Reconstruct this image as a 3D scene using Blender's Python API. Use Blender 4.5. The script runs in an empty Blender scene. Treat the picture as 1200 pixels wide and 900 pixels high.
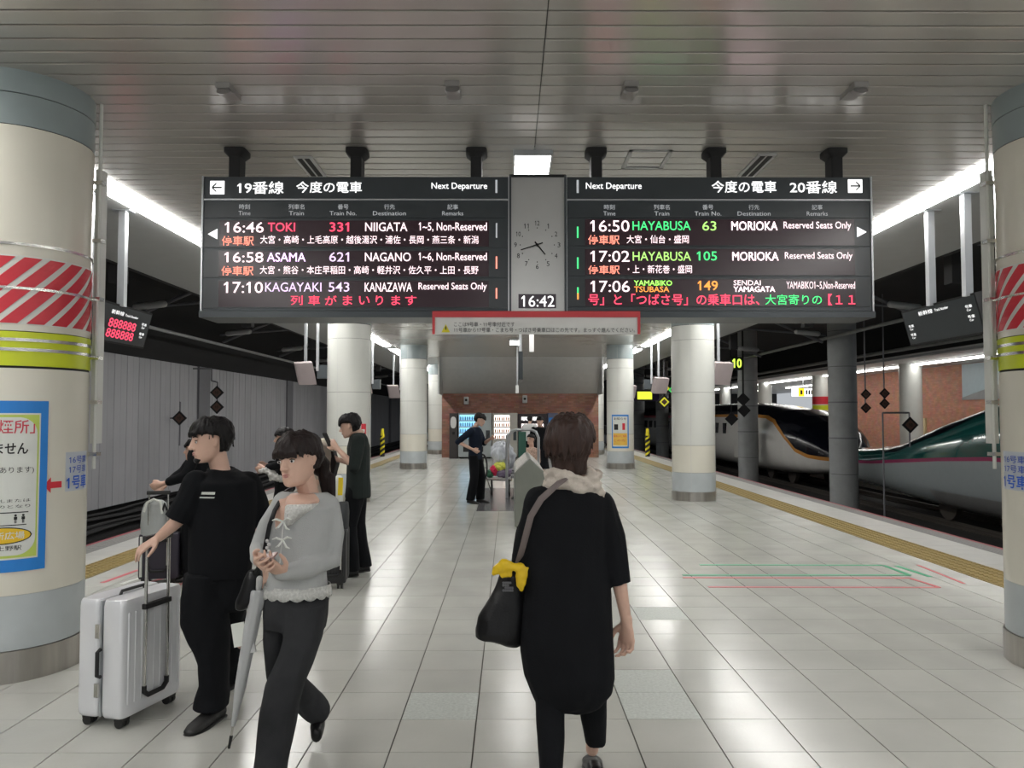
import bpy, bmesh, math, random
from mathutils import Vector as V, Matrix, noise
import numpy as np

# ---------------------------------------------------------------- camera, world, exposure
SC = bpy.context.scene
COL = SC.collection
F, CH = 905.0, 1.61
PIT, YAW = math.atan(37 / F), -math.atan(3 / F)
cam_d = bpy.data.cameras.new('camera')
cam_d.sensor_width = 36.0
cam_d.lens = 36.0 * F / 1200.0
cam_d.clip_end = 300
cam = bpy.data.objects.new('camera', cam_d)
COL.objects.link(cam)
cam.location = (0, 0, CH)
cam.rotation_euler = (math.pi / 2 + PIT, 0, YAW)
SC.camera = cam
SC.view_settings.view_transform = 'Standard'
SC.view_settings.look = 'None'
SC.view_settings.gamma = 1
SC.view_settings.use_curve_mapping = False
SC.view_settings.exposure = 0.78
LIGHT = 16.0        # fluorescent tubes
w = bpy.data.worlds.new('world')
SC.world = w
w.use_nodes = True
w.node_tree.nodes['Background'].inputs[0].default_value = (0.9, 0.95, 1.0, 1)
w.node_tree.nodes['Background'].inputs[1].default_value = 0.30
SC.cycles.max_bounces = 6
SC.cycles.diffuse_bounces = 4
SC.cycles.glossy_bounces = 4
SC.cycles.sample_clamp_indirect = 6

RND = random.Random(7)
R = math.radians
CP, SP, CY, SY = math.cos(PIT), math.sin(PIT), math.cos(YAW), math.sin(YAW)


def ray(px, py):
    a, b = (px - 600) / F, -(py - 450) / F
    return V((a * CY + b * SY * SP - SY * CP, a * SY - b * CY * SP + CY * CP, b * CP + SP))


def P(px, py, Y):                      # the point of the place seen at a pixel, Y metres down the platform
    d = ray(px, py)
    return V((0, 0, CH)) + d * (Y / d.y)


def PZ(px, py, z):
    d = ray(px, py)
    return V((0, 0, CH)) + d * ((z - CH) / d.z)


def PX(px, py, X):
    d = ray(px, py)
    return V((0, 0, CH)) + d * (X / d.x)


# ---------------------------------------------------------------- materials
MATS = {}


def mat(name, col, rough=.5, metal=0., var=.06, vscale=6., bump=0., bscale=60., emit=None, estr=0.,
        coat=0., rvar=0., spec=.5, rand=0., stretch=None, world=False, alpha=None):
    if name in MATS:
        return MATS[name]
    m = bpy.data.materials.new(name)
    m.use_nodes = True
    nt = m.node_tree
    b = nt.nodes['Principled BSDF']
    b.inputs['Roughness'].default_value = rough
    b.inputs['Metallic'].default_value = metal
    b.inputs['Specular IOR Level'].default_value = spec
    if coat:
        b.inputs['Coat Weight'].default_value = coat
        b.inputs['Coat Roughness'].default_value = .08
    if alpha:
        b.inputs['Alpha'].default_value = alpha
    if world:
        src = nt.nodes.new('ShaderNodeNewGeometry').outputs['Position']
    else:
        src = nt.nodes.new('ShaderNodeTexCoord').outputs['Object']
    if stretch:
        mp = nt.nodes.new('ShaderNodeMapping')
        mp.inputs['Scale'].default_value = stretch
        nt.links.new(src, mp.inputs['Vector'])
        src = mp.outputs['Vector']
    n = nt.nodes.new('ShaderNodeTexNoise')
    n.inputs['Scale'].default_value = vscale
    n.inputs['Detail'].default_value = 5
    nt.links.new(src, n.inputs['Vector'])
    mx = nt.nodes.new('ShaderNodeMix')
    mx.data_type = 'RGBA'
    lo = [max(0, c * (1 - var * 1.6)) for c in col]
    hi = [min(1, c * (1 + var * 1.6)) for c in col]
    mx.inputs[6].default_value = (*lo, 1)
    mx.inputs[7].default_value = (*hi, 1)
    nt.links.new(n.outputs['Fac'], mx.inputs[0])
    out = mx.outputs[2]
    if rand:
        oi = nt.nodes.new('ShaderNodeObjectInfo')
        mr = nt.nodes.new('ShaderNodeMapRange')
        mr.inputs[3].default_value = 1 - rand
        mr.inputs[4].default_value = 1 + rand
        nt.links.new(oi.outputs['Random'], mr.inputs[0])
        hs = nt.nodes.new('ShaderNodeHueSaturation')
        nt.links.new(mr.outputs[0], hs.inputs['Value'])
        nt.links.new(out, hs.inputs['Color'])
        out = hs.outputs[0]
    nt.links.new(out, b.inputs['Base Color'])
    if rvar:
        mr = nt.nodes.new('ShaderNodeMapRange')
        mr.inputs[3].default_value = max(.02, rough - rvar)
        mr.inputs[4].default_value = min(1, rough + rvar)
        nt.links.new(n.outputs['Fac'], mr.inputs[0])
        nt.links.new(mr.outputs[0], b.inputs['Roughness'])
    if bump:
        n2 = nt.nodes.new('ShaderNodeTexNoise')
        n2.inputs['Scale'].default_value = bscale
        n2.inputs['Detail'].default_value = 3
        nt.links.new(src, n2.inputs['Vector'])
        bp = nt.nodes.new('ShaderNodeBump')
        bp.inputs['Strength'].default_value = bump
        bp.inputs['Distance'].default_value = .01
        nt.links.new(n2.outputs['Fac'], bp.inputs['Height'])
        nt.links.new(bp.outputs['Normal'], b.inputs['Normal'])
    if emit:
        b.inputs['Emission Color'].default_value = (*emit, 1)
        b.inputs['Emission Strength'].default_value = estr
    MATS[name] = m
    return m


def brick_mat(name, c1, c2, mortar, scale=1., bw=.22, rh=.07):
    m = bpy.data.materials.new(name)
    m.use_nodes = True
    nt = m.node_tree
    b = nt.nodes['Principled BSDF']
    b.inputs['Roughness'].default_value = .6
    g = nt.nodes.new('ShaderNodeNewGeometry')
    sx = nt.nodes.new('ShaderNodeSeparateXYZ')
    nt.links.new(g.outputs['Position'], sx.inputs[0])
    ad = nt.nodes.new('ShaderNodeMath')
    nt.links.new(sx.outputs[0], ad.inputs[0])
    nt.links.new(sx.outputs[1], ad.inputs[1])
    cx = nt.nodes.new('ShaderNodeCombineXYZ')
    nt.links.new(ad.outputs[0], cx.inputs[0])
    nt.links.new(sx.outputs[2], cx.inputs[1])
    t = nt.nodes.new('ShaderNodeTexBrick')
    t.inputs['Scale'].default_value = scale
    t.inputs['Brick Width'].default_value = bw
    t.inputs['Row Height'].default_value = rh
    t.inputs['Mortar Size'].default_value = .006
    t.inputs['Color1'].default_value = (*c1, 1)
    t.inputs['Color2'].default_value = (*c2, 1)
    t.inputs['Mortar'].default_value = (*mortar, 1)
    nt.links.new(cx.outputs[0], t.inputs['Vector'])
    n = nt.nodes.new('ShaderNodeTexNoise')
    n.inputs['Scale'].default_value = 3.
    nt.links.new(cx.outputs[0], n.inputs['Vector'])
    mx = nt.nodes.new('ShaderNodeMix')
    mx.data_type = 'RGBA'
    mx.blend_type = 'MULTIPLY'
    mx.inputs[0].default_value = .5
    nt.links.new(t.outputs['Color'], mx.inputs[6])
    nt.links.new(n.outputs['Color'], mx.inputs[7])
    nt.links.new(mx.outputs[2], b.inputs['Base Color'])
    bp = nt.nodes.new('ShaderNodeBump')
    bp.inputs['Strength'].default_value = .6
    nt.links.new(t.outputs['Fac'], bp.inputs['Height'])
    bp.invert = True
    nt.links.new(bp.outputs['Normal'], b.inputs['Normal'])
    return m


TILE = mat('glazed_floor_tile', (.495, .497, .462), .21, var=.07, vscale=2.2, bump=.05, bscale=45, rvar=.08, rand=.05, world=True)
TILE_BLUE = mat('speckled_floor_tile', (.50, .53, .50), .34, var=.22, vscale=60, bump=.1, bscale=120, world=True)
GROUT = mat('dark_grout', (.085, .08, .07), .8, world=True)
GROUT2 = mat('pale_grout', (.30, .29, .26), .7, world=True)
SLAT = mat('painted_metal_slat', (.51, .49, .465), .23, metal=.40, var=.05, vscale=.7, world=True, rand=.04, rvar=.05)
SOFFIT = mat('painted_soffit', (.42, .43, .43), .42, var=.05, world=True)
BLACK = mat('matt_black', (.012, .012, .013), .7, var=.2)
DARK = mat('dark_void_paint', (.016, .016, .017), .85, var=.3, vscale=.8, world=True)
CREAM = mat('cream_enamel_panel', (.72, .695, .605), .24, var=.06, vscale=1.6, bump=.05, bscale=12, world=True)
WHITEP = mat('white_enamel_panel', (.68, .69, .65), .25, var=.05, vscale=1.5, bump=.05, bscale=12, world=True)
BLUEGREY = mat('blue_grey_band', (.48, .52, .535), .38, var=.09, vscale=4, world=True)
TEAL = mat('grey_teal_band', (.27, .32, .325), .30, var=.06, world=True)
CHROME = mat('brushed_steel', (.62, .61, .58), .24, metal=1., var=.12, vscale=5, stretch=(1, 1, .1))
KICK = mat('streaked_steel_plate', (.40, .38, .35), .28, metal=.9, var=.38, vscale=9, stretch=(1, 1, .08))
STEEL = mat('grey_steel', (.50, .52, .54), .30, metal=.8, var=.06)
RED = mat('red_film', (.62, .03, .05), .35, var=.06)
WHITEF = mat('white_film', (.68, .70, .66), .35, var=.04)
LIME = mat('lime_yellow_film', (.60, .68, .02), .35, var=.05)
FRAME = mat('dark_grey_casing', (.055, .065, .072), .35, metal=.3, var=.08)
PANEL = mat('charcoal_panel', (.036, .044, .050), .30, var=.1)
LEDBG = mat('black_led_screen', (.018, .012, .016), .25, emit=(.9, .12, .3), estr=.006)
TLIT = mat('lit_white_lettering', (.9, .9, .9), .5, emit=(1, 1, 1), estr=0.72)
TGREY = mat('grey_lettering', (.45, .46, .47), .5, emit=(.8, .85, .9), estr=.22)
LWHITE = mat('white_led', (.8, .8, .8), .5, emit=(1., .72, .78), estr=0.85)
LLILAC = mat('lilac_led', (.8, .7, .8), .5, emit=(.74, .52, .86), estr=0.72)
LRED = mat('red_led', (.8, .1, .1), .5, emit=(1., .05, .13), estr=0.95)
LPINK = mat('salmon_led', (.8, .3, .2), .5, emit=(1., .27, .2), estr=0.85)
LGREEN = mat('green_led', (.1, .8, .2), .5, emit=(.06, .85, .25), estr=0.7)
LLIME = mat('yellow_green_led', (.4, .8, .2), .5, emit=(.45, .85, .2), estr=0.68)
LORANGE = mat('orange_led', (.8, .4, .1), .5, emit=(1., .30, .05), estr=0.78)
DIFF = mat('lit_diffuser', (.9, .9, .9), .5, emit=(1., .985, .95), estr=LIGHT)
DIFF2 = mat('lit_far_tube', (.9, .9, .9), .5, emit=(1., .985, .95), estr=7.)
WHITE = mat('white_paint', (.75, .75, .74), .4, var=.03)
PALE = mat('pale_grey_plastic', (.55, .55, .55), .4)
YEL = mat('ochre_tactile_tile', (.27, .20, .075), .5, var=.2, vscale=9, world=True)
EDGE = mat('grey_edge_granite', (.27, .27, .26), .5, var=.15, vscale=20, bump=.2, world=True)
EDGEW = mat('pale_edge_tile', (.55, .545, .52), .30, var=.1, vscale=5, world=True)
REDL = mat('faded_red_edge_line', (.34, .09, .11), .5, var=.3, vscale=14, world=True)
GREENL = mat('green_floor_tape', (.05, .32, .17), .5)
CONC = mat('grey_concrete', (.30, .31, .31), .65, var=.14, vscale=3, bump=.15, bscale=20, world=True)
WALLP = mat('grey_wall_cladding', (.37, .37, .39), .55, var=.10, vscale=1.6, stretch=(1, 1, .5), world=True, rand=.06)
WALLC = mat('grey_wall_pilaster', (.16, .16, .175), .6, var=.08, world=True)
BRICK = brick_mat('red_brown_brick', (.36, .15, .10), (.50, .24, .17), (.30, .19, .15))
BRICKO = brick_mat('orange_brown_tile', (.62, .27, .17), (.75, .36, .24), (.55, .3, .22))
RUBBER = mat('black_rubber', (.02, .02, .02), .55, bump=.1)
YELLOW = mat('safety_yellow', (.75, .65, .02), .4)
BLUE = mat('blue_poster_border', (.02, .22, .66), .4, var=.03)
BLUET = mat('blue_sign_lettering', (.04, .10, .50), .5)
SKIN = mat('skin', (.62, .40, .31), .48, var=.06, vscale=18, bump=.03, bscale=140)
HAIRB = mat('black_hair', (.007, .006, .0065), .55, spec=.25, var=.4, vscale=40, bump=.5, bscale=90, stretch=(1, 1, .15))
HAIRD = mat('dark_brown_hair', (.014, .008, .0075), .55, spec=.28, var=.5, vscale=40, bump=.5, bscale=90, stretch=(1, 1, .15))
HAIRC = mat('brown_hair', (.034, .017, .013), .5, spec=.35, var=.5, vscale=40, bump=.5, bscale=90, stretch=(1, 1, .15))
CBLACK = mat('black_cotton', (.0052, .0058, .0075), .9, spec=.2, var=.15, bump=.25, bscale=220)
CBLACK2 = mat('black_drape_cloth', (.0056, .0062, .0080), .9, spec=.2, var=.2, bump=.3, bscale=160)
CNAVY = mat('navy_cloth', (.008, .013, .026), .9, spec=.2, bump=.2, bscale=200)
CGREEN = mat('dark_green_cloth', (.015, .020, .019), .9, spec=.25, bump=.2, bscale=200)
CGREY = mat('light_grey_knit', (.42, .43, .43), .9, var=.05, bump=.35, bscale=300)
LACE = mat('white_lace', (.60, .60, .58), .9, var=.25, vscale=90, bump=.8, bscale=130)
DENIM = mat('washed_black_denim', (.030, .031, .034), .9, spec=.2, var=.6, vscale=4, bump=.3, bscale=260)
SCARF = mat('beige_scarf', (.56, .50, .44), .9, var=.12, vscale=20, bump=.3, bscale=150)
LEATH = mat('black_leather', (.006, .006, .007), .4, spec=.3, bump=.15, bscale=120)
SILVER = mat('silver_suitcase_shell', (.76, .77, .80), .28, metal=.15, var=.03, coat=.3)
TRACK = mat('dark_trackbed', (.018, .017, .016), .9, var=.4, vscale=6, bump=.6, bscale=25, world=True)
RAILM = mat('worn_rail_steel', (.05, .042, .036), .6, metal=.3)


# ---------------------------------------------------------------- object helpers
def link(o, parent=None):
    COL.objects.link(o)
    if parent is not None:
        o.parent = parent
    return o


def wloc(o):
    p = V(o.location)
    while o.parent is not None:
        o = o.parent
        p = p + V(o.location)
    return p


def tag(o, label=None, cat=None, group=None, kind=None):
    if label: o['label'] = label
    if cat: o['category'] = cat
    if group: o['group'] = group
    if kind: o['kind'] = kind
    return o


def empty(name, loc, label=None, cat=None, group=None, kind=None):
    o = bpy.data.objects.new(name, None)
    o.empty_display_size = .1
    o.location = loc
    return tag(link(o), label, cat, group, kind)


class MB:
    """collects shapes in world coordinates and links them as one mesh"""
    def __init__(s):
        s.v, s.f, s.m = [], [], []

    def add(s, vs, fs, mi=0):
        k = len(s.v)
        s.v += [tuple(x) for x in vs]
        s.f += [tuple(i + k for i in f) for f in fs]
        s.m += [mi] * len(fs)
        return s

    def box(s, x0, x1, y0, y1, z0, z1, mi=0, bev=0.):
        if bev:
            b = bev
            vs = []
            for z, e in ((z0, b), (z0 + b, 0), (z1 - b, 0), (z1, b)):
                vs += [(x0 + e + b * (e == 0), y0 + e, z), (x1 - e - b * (e == 0), y0 + e, z), (x1 - e, y0 + e + b * (e == 0), z), (x1 - e, y1 - e - b * (e == 0), z),
                       (x1 - e - b * (e == 0), y1 - e, z), (x0 + e + b * (e == 0), y1 - e, z), (x0 + e, y1 - e - b * (e == 0), z), (x0 + e, y0 + e + b * (e == 0), z)]
            fs = [tuple(range(7, -1, -1)), tuple(range(24, 32))]
            for r in range(3):
                for i in range(8):
                    j = (i + 1) % 8
                    fs.append((r * 8 + i, r * 8 + j, r * 8 + 8 + j, r * 8 + 8 + i))
            return s.add(vs, fs, mi)
        vs = [(x0, y0, z0), (x1, y0, z0), (x1, y1, z0), (x0, y1, z0), (x0, y0, z1), (x1, y0, z1), (x1, y1, z1), (x0, y1, z1)]
        return s.add(vs, [(3, 2, 1, 0), (4, 5, 6, 7), (0, 1, 5, 4), (1, 2, 6, 5), (2, 3, 7, 6), (3, 0, 4, 7)], mi)

    def obox(s, c, ax, ay, az, mi=0):
        """box from centre and three half-axis vectors"""
        c, ax, ay, az = V(c), V(ax), V(ay), V(az)
        vs = [c + ax * i + ay * j + az * k for k in (-1, 1) for i, j in ((-1, -1), (1, -1), (1, 1), (-1, 1))]
        return s.add(vs, [(3, 2, 1, 0), (4, 5, 6, 7), (0, 1, 5, 4), (1, 2, 6, 5), (2, 3, 7, 6), (3, 0, 4, 7)], mi)

    def quadslab(s, a, b, c, d, n, mi=0):
        """a thin slab: quad a b c d thickened by the vector n"""
        q = [V(a), V(b), V(c), V(d)]
        n = V(n)
        return s.add(q + [p + n for p in q], [(0, 1, 2, 3), (7, 6, 5, 4), (0, 4, 5, 1), (1, 5, 6, 2), (2, 6, 7, 3), (3, 7, 4, 0)], mi)

    def loft(s, rings, lat=None, dep=None, seg=16, mi=0, caps=True):
        """rings: (point, a, b[, power]); ellipse axes lat/dep fixed or carried along the path"""
        n = len(rings)
        pts = [V(r[0]) for r in rings]
        base = len(s.v)
        fr = None
        for i, r in enumerate(rings):
            if lat is not None and dep is not None:
                A, B = V(lat), V(dep)
            else:
                t = (pts[min(i + 1, n - 1)] - pts[max(i - 1, 0)])
                t = t.normalized() if t.length > 1e-9 else V((0, 0, 1))
                if lat is not None:
                    fr = V(lat)
                elif fr is None:
                    fr = V((0, 0, 1)) if abs(t.z) < .9 else V((1, 0, 0))
                A = fr - t * fr.dot(t)
                A = A.normalized() if A.length > 1e-6 else t.orthogonal().normalized()
                fr = A
                B = t.cross(A)
            pw = r[3] if len(r) > 3 else 1.
            for k in range(seg):
                th = 2 * math.pi * k / seg
                c, q = math.cos(th), math.sin(th)
                if pw != 1.:
                    c = math.copysign(abs(c) ** pw, c)
                    q = math.copysign(abs(q) ** pw, q)
                s.v.append(tuple(pts[i] + A * (r[1] * c) + B * (r[2] * q)))
        for i in range(n - 1):
            for k in range(seg):
                j = (k + 1) % seg
                s.f.append((base + i * seg + k, base + i * seg + j, base + (i + 1) * seg + j, base + (i + 1) * seg + k))
                s.m.append(mi)
        if caps:
            s.f.append(tuple(base + k for k in range(seg - 1, -1, -1)))
            s.f.append(tuple(base + (n - 1) * seg + k for k in range(seg)))
            s.m += [mi, mi]
        return s

    def capsule(s, pts, rad, lat=None, seg=12, mi=0, flat=False):
        """rounded tapering limb; rad: numbers or (a, b) pairs"""
        pts = [V(p) for p in pts]
        rad = [(r, r) if not isinstance(r, (tuple, list)) else r for r in rad]
        t0 = (pts[0] - pts[1]).normalized()
        t1 = (pts[-1] - pts[-2]).normalized()
        rr = []
        for k in (.999, .8, .5):
            f = math.sqrt(1 - k * k)
            rr.append((pts[0] + t0 * (k * min(rad[0])), rad[0][0] * f, rad[0][1] * f))
        rr += [(p, r[0], r[1]) for p, r in zip(pts, rad)]
        if flat:
            return s.loft(rr, lat=lat, seg=seg, mi=mi)
        for k in (.5, .8, .999):
            f = math.sqrt(1 - k * k)
            rr.append((pts[-1] + t1 * (k * min(rad[-1])), rad[-1][0] * f, rad[-1][1] * f))
        return s.loft(rr, lat=lat, seg=seg, mi=mi)

    def tube(s, pts, r, seg=8, mi=0):
        return s.loft([(p, r, r) for p in pts], seg=seg, mi=mi)

    def cyl(s, x, y, z0, z1, r, seg=24, mi=0, r2=None):
        return s.loft([((x, y, z0), r, r), ((x, y, z1), r2 or r, r2 or r)], lat=(1, 0, 0), dep=(0, 1, 0), seg=seg, mi=mi)

    def ball(s, c, rx, ry, rz, seg=12, mi=0):
        c = V(c)
        rr = []
        for k in range(9):
            a = -math.pi / 2 + math.pi * k / 8
            f = max(math.cos(a), .02)
            rr.append((c + V((0, 0, math.sin(a) * rz)), rx * f, ry * f))
        return s.loft(rr, lat=(1, 0, 0), dep=(0, 1, 0), seg=seg, mi=mi)

    def mesh(s, name, mats, smooth=35., origin=V((0, 0, 0)), bevel=0.):
        me = bpy.data.meshes.new(name)
        o = V(origin)
        me.from_pydata([(a - o.x, b - o.y, c - o.z) for a, b, c in s.v], [], s.f)
        if not isinstance(mats, (list, tuple)):
            mats = [mats]
        for m in mats:
            me.materials.append(m)
        if len(mats) > 1:
            me.polygons.foreach_set('material_index', s.m)
        me.update()
        if smooth:
            me.shade_smooth()
            if smooth < 179:
                me.set_sharp_from_angle(angle=R(smooth))
        return me

    def build(s, name, mats, parent=None, smooth=35., loc=None, label=None, cat=None, group=None, kind=None, bevel=0.):
        if parent is not None:
            org = wloc(parent)
        elif loc is not None:
            org = V(loc)
        else:
            a = np.array(s.v)
            lo, hi = a.min(0), a.max(0)
            org = V(((lo[0] + hi[0]) / 2, (lo[1] + hi[1]) / 2, lo[2]))
        me = s.mesh(name, mats, smooth, org)
        o = bpy.data.objects.new(name, me)
        link(o, parent)
        if parent is None:
            o.location = org
        if bevel:
            md = o.modifiers.new('bevel', 'BEVEL')
            md.width = bevel
            md.segments = 2
            md.limit_method = 'ANGLE'
        return tag(o, label, cat, group, kind)


def copy_tree(o, parent=None):
    c = o.copy()
    COL.objects.link(c)
    c.parent = parent
    for ch in list(o.children):
        copy_tree(ch, c)
    return c


# lettering ----------------------------------------------------------------
_txt = {}


def raw_text(body, bold=0., res=3):
    key = (body, bold, res, 0)
    if key in _txt:
        return _txt[key]
    c = bpy.data.curves.new('t', 'FONT')
    c.body = body
    c.resolution_u = res
    c.offset = bold
    o = bpy.data.objects.new('t', c)
    COL.objects.link(o)
    dg = bpy.context.evaluated_depsgraph_get()
    me = bpy.data.meshes.new_from_object(o.evaluated_get(dg))
    vs = np.array([v.co[:2] for v in me.vertices])
    fs = [tuple(p.vertices) for p in me.polygons]
    bpy.data.objects.remove(o)
    bpy.data.curves.remove(c)
    bpy.data.meshes.remove(me)
    _txt[key] = (vs, fs)
    return _txt[key]


def glyphs(body, bold=0., res=3):
    key = (body, bold, res)
    if key in _txt:
        return _txt[key]
    double = 'M' in body                    # offsetting spoils the letter M: thicken it with a shifted twin
    vs, fs = raw_text(body, 0. if double else bold, res)
    vs, fs = vs.copy(), list(fs)
    if double and bold > .003 and len(body) < 12:
        n = len(vs)
        fs += [tuple(i + n for i in f) for f in fs]
        vs = np.vstack([vs, vs + np.array([bold * 2.2, 0])])
    if '1' in body:                         # the plain bar of the figure one gets its flag
        one = raw_text('1', bold, res)[0]
        bw, bh = one[:, 0].max() - one[:, 0].min(), one[:, 1].max()
        for i, ch in enumerate(body):
            if ch == '1':
                xr = raw_text(body[:i + 1], bold, res)[0][:, 0].max()
                xl = xr - bw
                k = len(vs)
                vs = np.vstack([vs, np.array([(xl + bw * .3, bh), (xl - .12, bh - .13), (xl - .12, bh - .13 - bw * .95), (xl + bw * .3, bh - bw * 1.1)])])
                fs.append((k, k + 1, k + 2, k + 3))
    lo, hi = vs.min(0), vs.max(0)
    vs = (vs - lo) / (hi - lo)
    _txt[key] = (vs, fs)
    return _txt[key]


def put_text(mb, body, a, right, up, bold=0., mi=0, res=3, wrap=None):
    """lettering fitted to the box with corner a and edge vectors right, up"""
    vs, fs = glyphs(body, bold, res)
    if wrap:
        pts = [wrap(x, y) for x, y in vs]
    else:
        a, right, up = V(a), V(right), V(up)
        pts = [a + right * x + up * y for x, y in vs]
    mb.add(pts, fs, mi)
    return mb
# ================================================================ THE SETTING
CZ = 3.75                                   # ceiling height
EL, ER = -5.27, 5.98                        # platform edges
floor = MB().box(EL + .02, ER - .02, -9, 75, -1.25, -.006).build('floor', GROUT, loc=(0, 0, -.006), smooth=0, kind='structure')

TX = [-.175 + .4 * k for k in range(-10, 13)]
tile_me = MB().box(-.1965, .1965, -.198, .198, -.012, 0).mesh('floor_tile', TILE, 0)
tile_bl = MB().box(-.1965, .1965, -.198, .198, -.012, 0).mesh('floor_tile_speckled', TILE_BLUE, 0)
cells = []
for r in range(-30, 180):
    y = 3.565 + .4 * r
    for c in range(22):
        x = (TX[c] + TX[c + 1]) / 2
        px = 597 + 905 * (abs(x) - .2) / max(y, .1)
        vis = y > 3.0 and (x if x > 0 else -x) - .2 < .668 * (y + .2)
        cells.append((0 if vis else 1, y if vis else abs(y), x, y))
cells.sort()
bl = [PZ(a, b, 0) for a, b in ((520, 827), (770, 827), (765, 798), (780, 720))]
rest = MB()
for i, (_, _, x, y) in enumerate(cells):
    if i < 296:
        isb = any(abs(q.x - x) < .2 and abs(q.y - y) < .2 for q in bl)
        o = bpy.data.objects.new('floor_tile', tile_bl if isb else tile_me)
        o.location = (x, y, .006)
        link(o, floor)
    else:
        rest.box(x - .1965, x + .1965, y - .198, y + .198, -.012, 0)
rest.build('far_floor_tiles', TILE, floor, 0, kind='stuff')


def strip(name, x0, x1, m, dz=0., parent=floor, y0=-9, y1=75):
    return MB().box(x0, x1, y0, y1, -.012, dz).build(name, m, parent, 0)


def tactile(x0, x1):
    o = MB()
    n = 120
    for k in range(n):
        y = 1.9 + .3 * k
        o.box(x0 + .002, x1 - .002, y + .002, y + .298, -.012, .004)
    for k in range(46):
        for a in range(5):
            for b in range(4):
                x, y = x0 + (x1 - x0) * (a + .5) / 5, 5.5 + .3 * k + .075 * (b + .5)
                o.box(x - .016, x + .016, y - .016, y + .016, .004, .009)
    return tag(o.build('tactile_paving', YEL, floor, 0), kind='stuff')


tactile(4.625, 5.10)
tactile(-4.55, -4.175)
for (x0, x1, nm, m) in ((5.10, 5.68, 'edge_paving', EDGEW), (5.68, 5.93, 'edge_granite', EDGE), (5.93, 5.985, 'red_edge_line', REDL),
                        (-4.93, -4.55, 'edge_paving', EDGEW), (-5.21, -4.93, 'edge_granite', EDGE), (-5.265, -5.21, 'red_edge_line', REDL)):
    mb = MB()
    for k in range(100):
        y = -3 + .6 * k
        if nm == 'red_edge_line':
            mb.box(x0, x1, y, y + .6, -.02, .002)
        else:
            mb.box(x0, x1, y + .002, y + .598, -.012, 0)
    if nm == 'edge_granite':
        for k in range(5):
            xx = x0 + .03 + k * (x1 - x0 - .06) / 4
            mb.box(xx - .006, xx + .006, 4, 40, 0, .004)
    tag(mb.build(nm, m, floor, 0), kind='stuff')
# recessed dark mat area around the bench and painted queue lines
MB().box(-.56, .9, 13.1, 17.2, -.01, .003).build('dark_floor_mat', mat('dark_floor_slab', (.10, .10, .105), .22, world=True), floor, 0)


def line(name, pts, wd, m):
    mb = MB()
    for (a, b) in zip(pts[:-1], pts[1:]):
        a, b = PZ(*a, .0005), PZ(*b, .0005)
        d = (b - a).normalized()
        s_ = V((-d.y, d.x, 0)) * wd / 2
        mb.quadslab(a - s_, b - s_, b + s_, a + s_, (0, 0, .002))
    return mb.build(name, m, floor, 0)


line('green_queue_line', [(820, 662), (1035, 662.5), (1066, 674), (800, 674)], .05, GREENL)
line('red_queue_line', [(800, 677), (1066, 677.5), (1101, 688.5), (830, 688)], .04, mat('red_floor_tape', (.55, .12, .14), .5))
line('worn_queue_line', [(1050, 663), (1090, 676)], .05, GREENL)
line('worn_queue_line', [(1075, 662), (1130, 684)], .03, MATS['red_floor_tape'])
for a in range(3):
    line('worn_queue_line', [(120 + a * 22, 683 + a * 1.5), (162 + a * 24, 668 + a * 2)], .05, MATS['red_floor_tape'] if a != 1 else WHITEF)
lm = MB()
for k, (t, a, b, c, d) in enumerate((('停車位置', 190, 690, 232, 679), ('乗車口', 168, 676, 200, 668))):
    p0, p1, p2 = PZ(a, b, .003), PZ(c, b, .003), PZ(a + 8, d, .003)
    put_text(lm, t, p0, p1 - p0, p2 - p0)
lm.build('floor_lettering', MATS['red_floor_tape'], floor, 0)

# ---- ceiling
ceil = MB().box(-3.6, 4.02, -9, 28.2, CZ + .03, CZ + .12).build('ceiling', mat('ceiling_void_backing', (.05, .05, .048), .8, world=True), loc=(0, 0, CZ + .03), smooth=0, kind='structure')
rs = MB()
sm = {}
for sd, (x0, x1) in enumerate(((-3.585, .199), (.205, 4.0))):
    b = MB()
    hw = .0715
    prof = [(-hw, .014), (-hw, .003), (-hw + .006, 0), (hw - .006, 0), (hw, .003), (hw, .014)]
    vs = [(x - (x0 + x1) / 2, p, q) for x in (x0, x1) for p, q in prof]
    fs = [(i, i + 6, (i + 1) % 6 + 6, (i + 1) % 6) for i in range(6)] + [(0, 1, 2, 3, 4, 5), (11, 10, 9, 8, 7, 6)]
    b.add(vs, fs)
    sm[sd] = b.mesh('ceiling_slat', SLAT, 0)
    for k in range(-82, 159):
        y = 3.54 + .155 * k + .0775
        if 0 <= k < 150:
            o = bpy.data.objects.new('ceiling_slat', sm[sd])
            o.location = ((x0 + x1) / 2, y, -.03)
            link(o, ceil)
        else:
            rs.add([(v[0] + (x0 + x1) / 2, v[1] + y, v[2] + CZ) for v in vs], fs)
rs.build('other_ceiling_slats', SLAT, ceil, 0, kind='stuff')
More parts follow.
